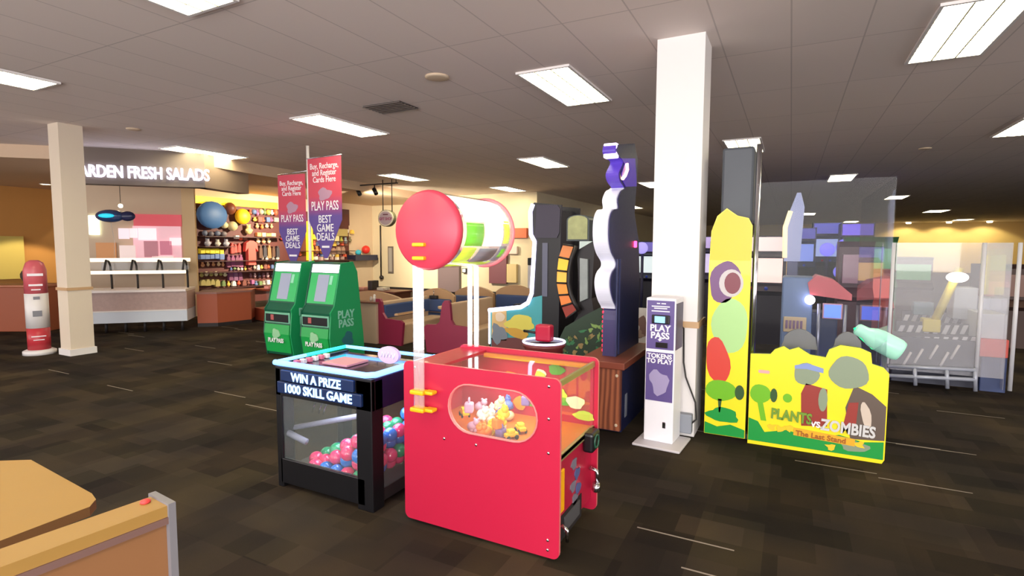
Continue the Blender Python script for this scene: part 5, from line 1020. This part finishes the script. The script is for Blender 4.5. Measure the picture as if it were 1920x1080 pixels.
for (y_, py, pxa, pxb) in ((7.55, 640, 1672, 1832), (7.9, 618, 1680, 1832), (8.3, 598, 1690, 1832)):
    b = MB(); n_ = 9
    for k in range(n_):
        a = cx(pxa+(pxb-pxa)*k/n_, py+8, y_); c2 = cx(pxa+(pxb-pxa)*(k+1)/n_, py-8, y_); w_ = c2[0]-a[0]
        b.prism([(a[0], a[1]), (a[0]+w_*.55, a[1]), (a[0]+w_, c2[1]), (a[0]+w_*.45, c2[1])], y_-7.55-.02, y_-7.55, M_hz, 'y')
    a = cx(pxa, py+9, y_); c2 = cx(pxb, py-9, y_); b.box(a[0], y_-7.55, a[1], c2[0], y_-7.55+.03, c2[1], M_hk); b.build('striped_rail', cr)
a, b2 = cx(1800, 502, 7.9), cx(1752, 604, 7.9); M_cy = mat('crane_yellow', (225, 205, 50), .4)
b = MB(); b.tube([(a[0], .35, a[1]), (b2[0], .35, b2[1])], .045, M_cy, 4); b.build('crane_arm', cr); cbox(1730, 600, 1765, 622, 7.85, M_cy, 'crane_foot', .2)
cbox(1786, 540, 1835, 598, 8.0, mat('crane_cab_grey', (170, 175, 185), .4, noise=.2, nscale=9), 'crane_cab', .3)
cbox(1712, 568, 1752, 590, 8.2, mat('crane_teal', (95, 125, 140), .4), 'scoop', .15)
b = MB(); a = cx(1795, 520, 7.8); b.ball((a[0], .25, a[1]), .075, glow('work_lamp', (255, 250, 225), 6), 14, (1.4, 1, .8)); b.build('work_lamp', cr)
for px, y_ in ((1666, 7.4), (1900, 7.4), (1834, 7.4)):
    b = MB(); a = cx(px, 640, y_); zt_ = cx(1800, 455, 7.4)[1]; b.tube([(a[0], y_-7.55, .05), (a[0], y_-7.55, zt_)], .02, mat('post_silver', (215, 215, 222), .3), 8); b.build('corner_post', cr)
a, b2 = cx(1668, 692, 7.4), cx(1900, 455, 7.4); b = MB(); b.box(a[0], -.15, a[1], b2[0], -.145, b2[1], clear('hazed_crane_acrylic', (235, 235, 245), .2)); b.build('front_acrylic', cr)  # pane made milkier to put the whitish haze into it
b = MB(); b.box(b2[0], -.15, .05, b2[0]+.005, .9, b2[1], clear('hazed_crane_acrylic')); b.build('side_acrylic', cr)
b = MB(); b.box(a[0], .88, .05, a[0]+.005, .95, b2[1], M_cg); b.build('back_post', cr)
cbox(1832, 560, 1890, 590, 8.0, M_cg, 'upper_box', .3)
random.seed(17)
for k in range(22):
    px, py = random.uniform(1675, 1825), random.uniform(648, 662); a = cx(px, py, 7.7); b = MB(); b.ball((0, 0, 0), .04, [M_white, mat('nugget_grey', (150, 152, 165), .4)][k % 2], 7, (1, 1, .7)); o = b.build('prize_capsule'); o.location = (1.12+a[0], random.uniform(7.62, 8.0), a[1]+random.uniform(.0, .03)); tag(o, 'pale capsule lying in the bed of the crane game', 'capsule', 'capsules in the crane game')
cbox(1672, 662, 1828, 668, 7.6, M_dark, 'capsule_bed', .8)
# far things on the right: seen through the acrylic
for (px, y, w, h, c_, nm, lb) in ((1606, 9.5, .45, 1.65, (82, 52, 66), 'maroon_machine', 'maroon dark machine column left of the mint glowing form'), (1632, 11.5, .8, 1.75, (70, 120, 80), 'green_machine', 'dull green machine behind the maroon column'), (1648, 10.5, .45, 1.2, (195, 100, 95), 'red_machine', 'dull red low machine behind the glowing form'),
                                  (1690, 15, 1.2, 1.35, (70, 55, 50), 'dark_machine', 'dark brown machine against the far yellow wall'), (1912, 11, .9, 1.3, (76, 56, 50), 'brown_machine', 'dark brown machine at the right edge behind the crane game')):
    x_ = PY(px, 500, y).x; t = thing(nm, lb, 'arcade machine', (x_, y, 0)); b = MB(); b.prism([(0, 0), (0, h*.45), (-.12, h*.5), (.08, h*.58), (.12, h*.95), (.0, h), (.6, h), (.6, 0)], -w/2, w/2, mat('fm_%d_%d' % c_[:2], c_, .5), 'x'); b.build('body', t)
    b = MB(); b.box(-w/2+.05, .0, h*.62, w/2-.05, .095, h*.88, mat('fs_%d' % c_[0], tuple(min(255, int(v*1.5)) for v in c_), .3, emit=c_, es=.4)); b.build('screen', t)
# warm wall washers on the far wall
for k, px in enumerate((1700, 1850, 1775)):
    p_ = PY(px, 440, 43.0); l = bpy.data.lights.new('wall_washer', 'SPOT'); l.energy = 130; l.color = (1, .82, .4); l.spot_size = math.radians(120); l.shadow_soft_size = .2
    t = thing('wall_washer', ['left', 'right', 'middle'][k]+' warm lamp over the far yellow wall', 'lamp', (p_.x, 42.6, CH)); b = MB(); b.lathe([(.14, 0), (.14, -.08), (.1, -.1)], (0, 0, 0), M_down, 14); b.build('lens', t)
    o = bpy.data.objects.new('wall_washer', l); o.parent = t; o.location = (0, 0, -.15); o.rotation_euler.x = math.radians(25); SC.collection.objects.link(o)
# ---------------------------------------------------------------- foreground furniture
pts = [P(x_, y_, .75) for x_, y_ in ((-260, 872), (58, 862), (172, 925), (180, 936), (168, 950), (0, 1014), (-160, 1075), (-700, 1010))]
c_ = Vector((sum(p.x for p in pts)/len(pts), sum(p.y for p in pts)/len(pts), 0)); ft = thing('dining_table', 'golden wood table with clipped corners at the lower left of the photo', 'table', c_)
b = MB(); b.prism([(p.x-c_.x, p.y-c_.y) for p in pts], .72, .75, M_oak, 'z', mat('oak_edge', (120, 84, 48), .5)); b.build('table_top', ft)
b = MB(); b.tube([(0, 0, .03), (0, 0, .72)], .045, M_dark, 14); b.build('leg', ft); b = MB(); b.bbox(-.28, -.28, 0, .28, .28, .03, M_dark, .01); b.build('foot', ft)
a0, a1, a2, a3 = P(300, 925, .98), P(-60, 1050, .98), P(-60, 1086, .98), P(314, 942, .98)
fb = thing('booth_partition', 'tan booth partition with a golden ledge and grey corner trim at the lower left', 'partition', (a1.x, a1.y, 0))
d_ = (a0-a1); ux = d_.normalized(); vx = Vector((ux.y, -ux.x, 0)); vx = vx if (a2-a1).dot(vx) > 0 else -vx; wd = abs((a2-a1).dot(vx)); ln = d_.length+.02
start = Vector((a1.x, a1.y, 0))-ux*.5
def fprism(off0, off1, l0, l1, z0, z1, m, name):
    q = [start+ux*l0+vx*off0, start+ux*l1+vx*off0, start+ux*l1+vx*off1, start+ux*l0+vx*off1]; b = MB(); b.prism([(v.x-a1.x, v.y-a1.y) for v in q], z0, z1, m, 'z'); return b.build(name, fb)
fprism(0, wd, 0, ln+.46, .955, .98, M_oak, 'ledge'); fprism(.005, wd-.008, 0, ln+.46, .0, .94, mat('partition_tan', (136, 94, 60), .45, noise=.05, nscale=4), 'panel')
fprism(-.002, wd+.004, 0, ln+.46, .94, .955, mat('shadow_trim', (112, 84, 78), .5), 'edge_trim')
fprism(-.01, wd+.006, ln+.46, ln+.475, 0, .985, mat('corner_grey', (118, 116, 122), .4), 'corner_trim')
q = start+ux*(ln+.44)+vx*(wd*.3); b = MB(); b.ball((0, 0, 0), .011, mat('red_cap', (205, 60, 60), .5), 10, (1, 1, .5)); o = b.build('red_tag', fb); o.location = (q.x-a1.x, q.y-a1.y, .983)
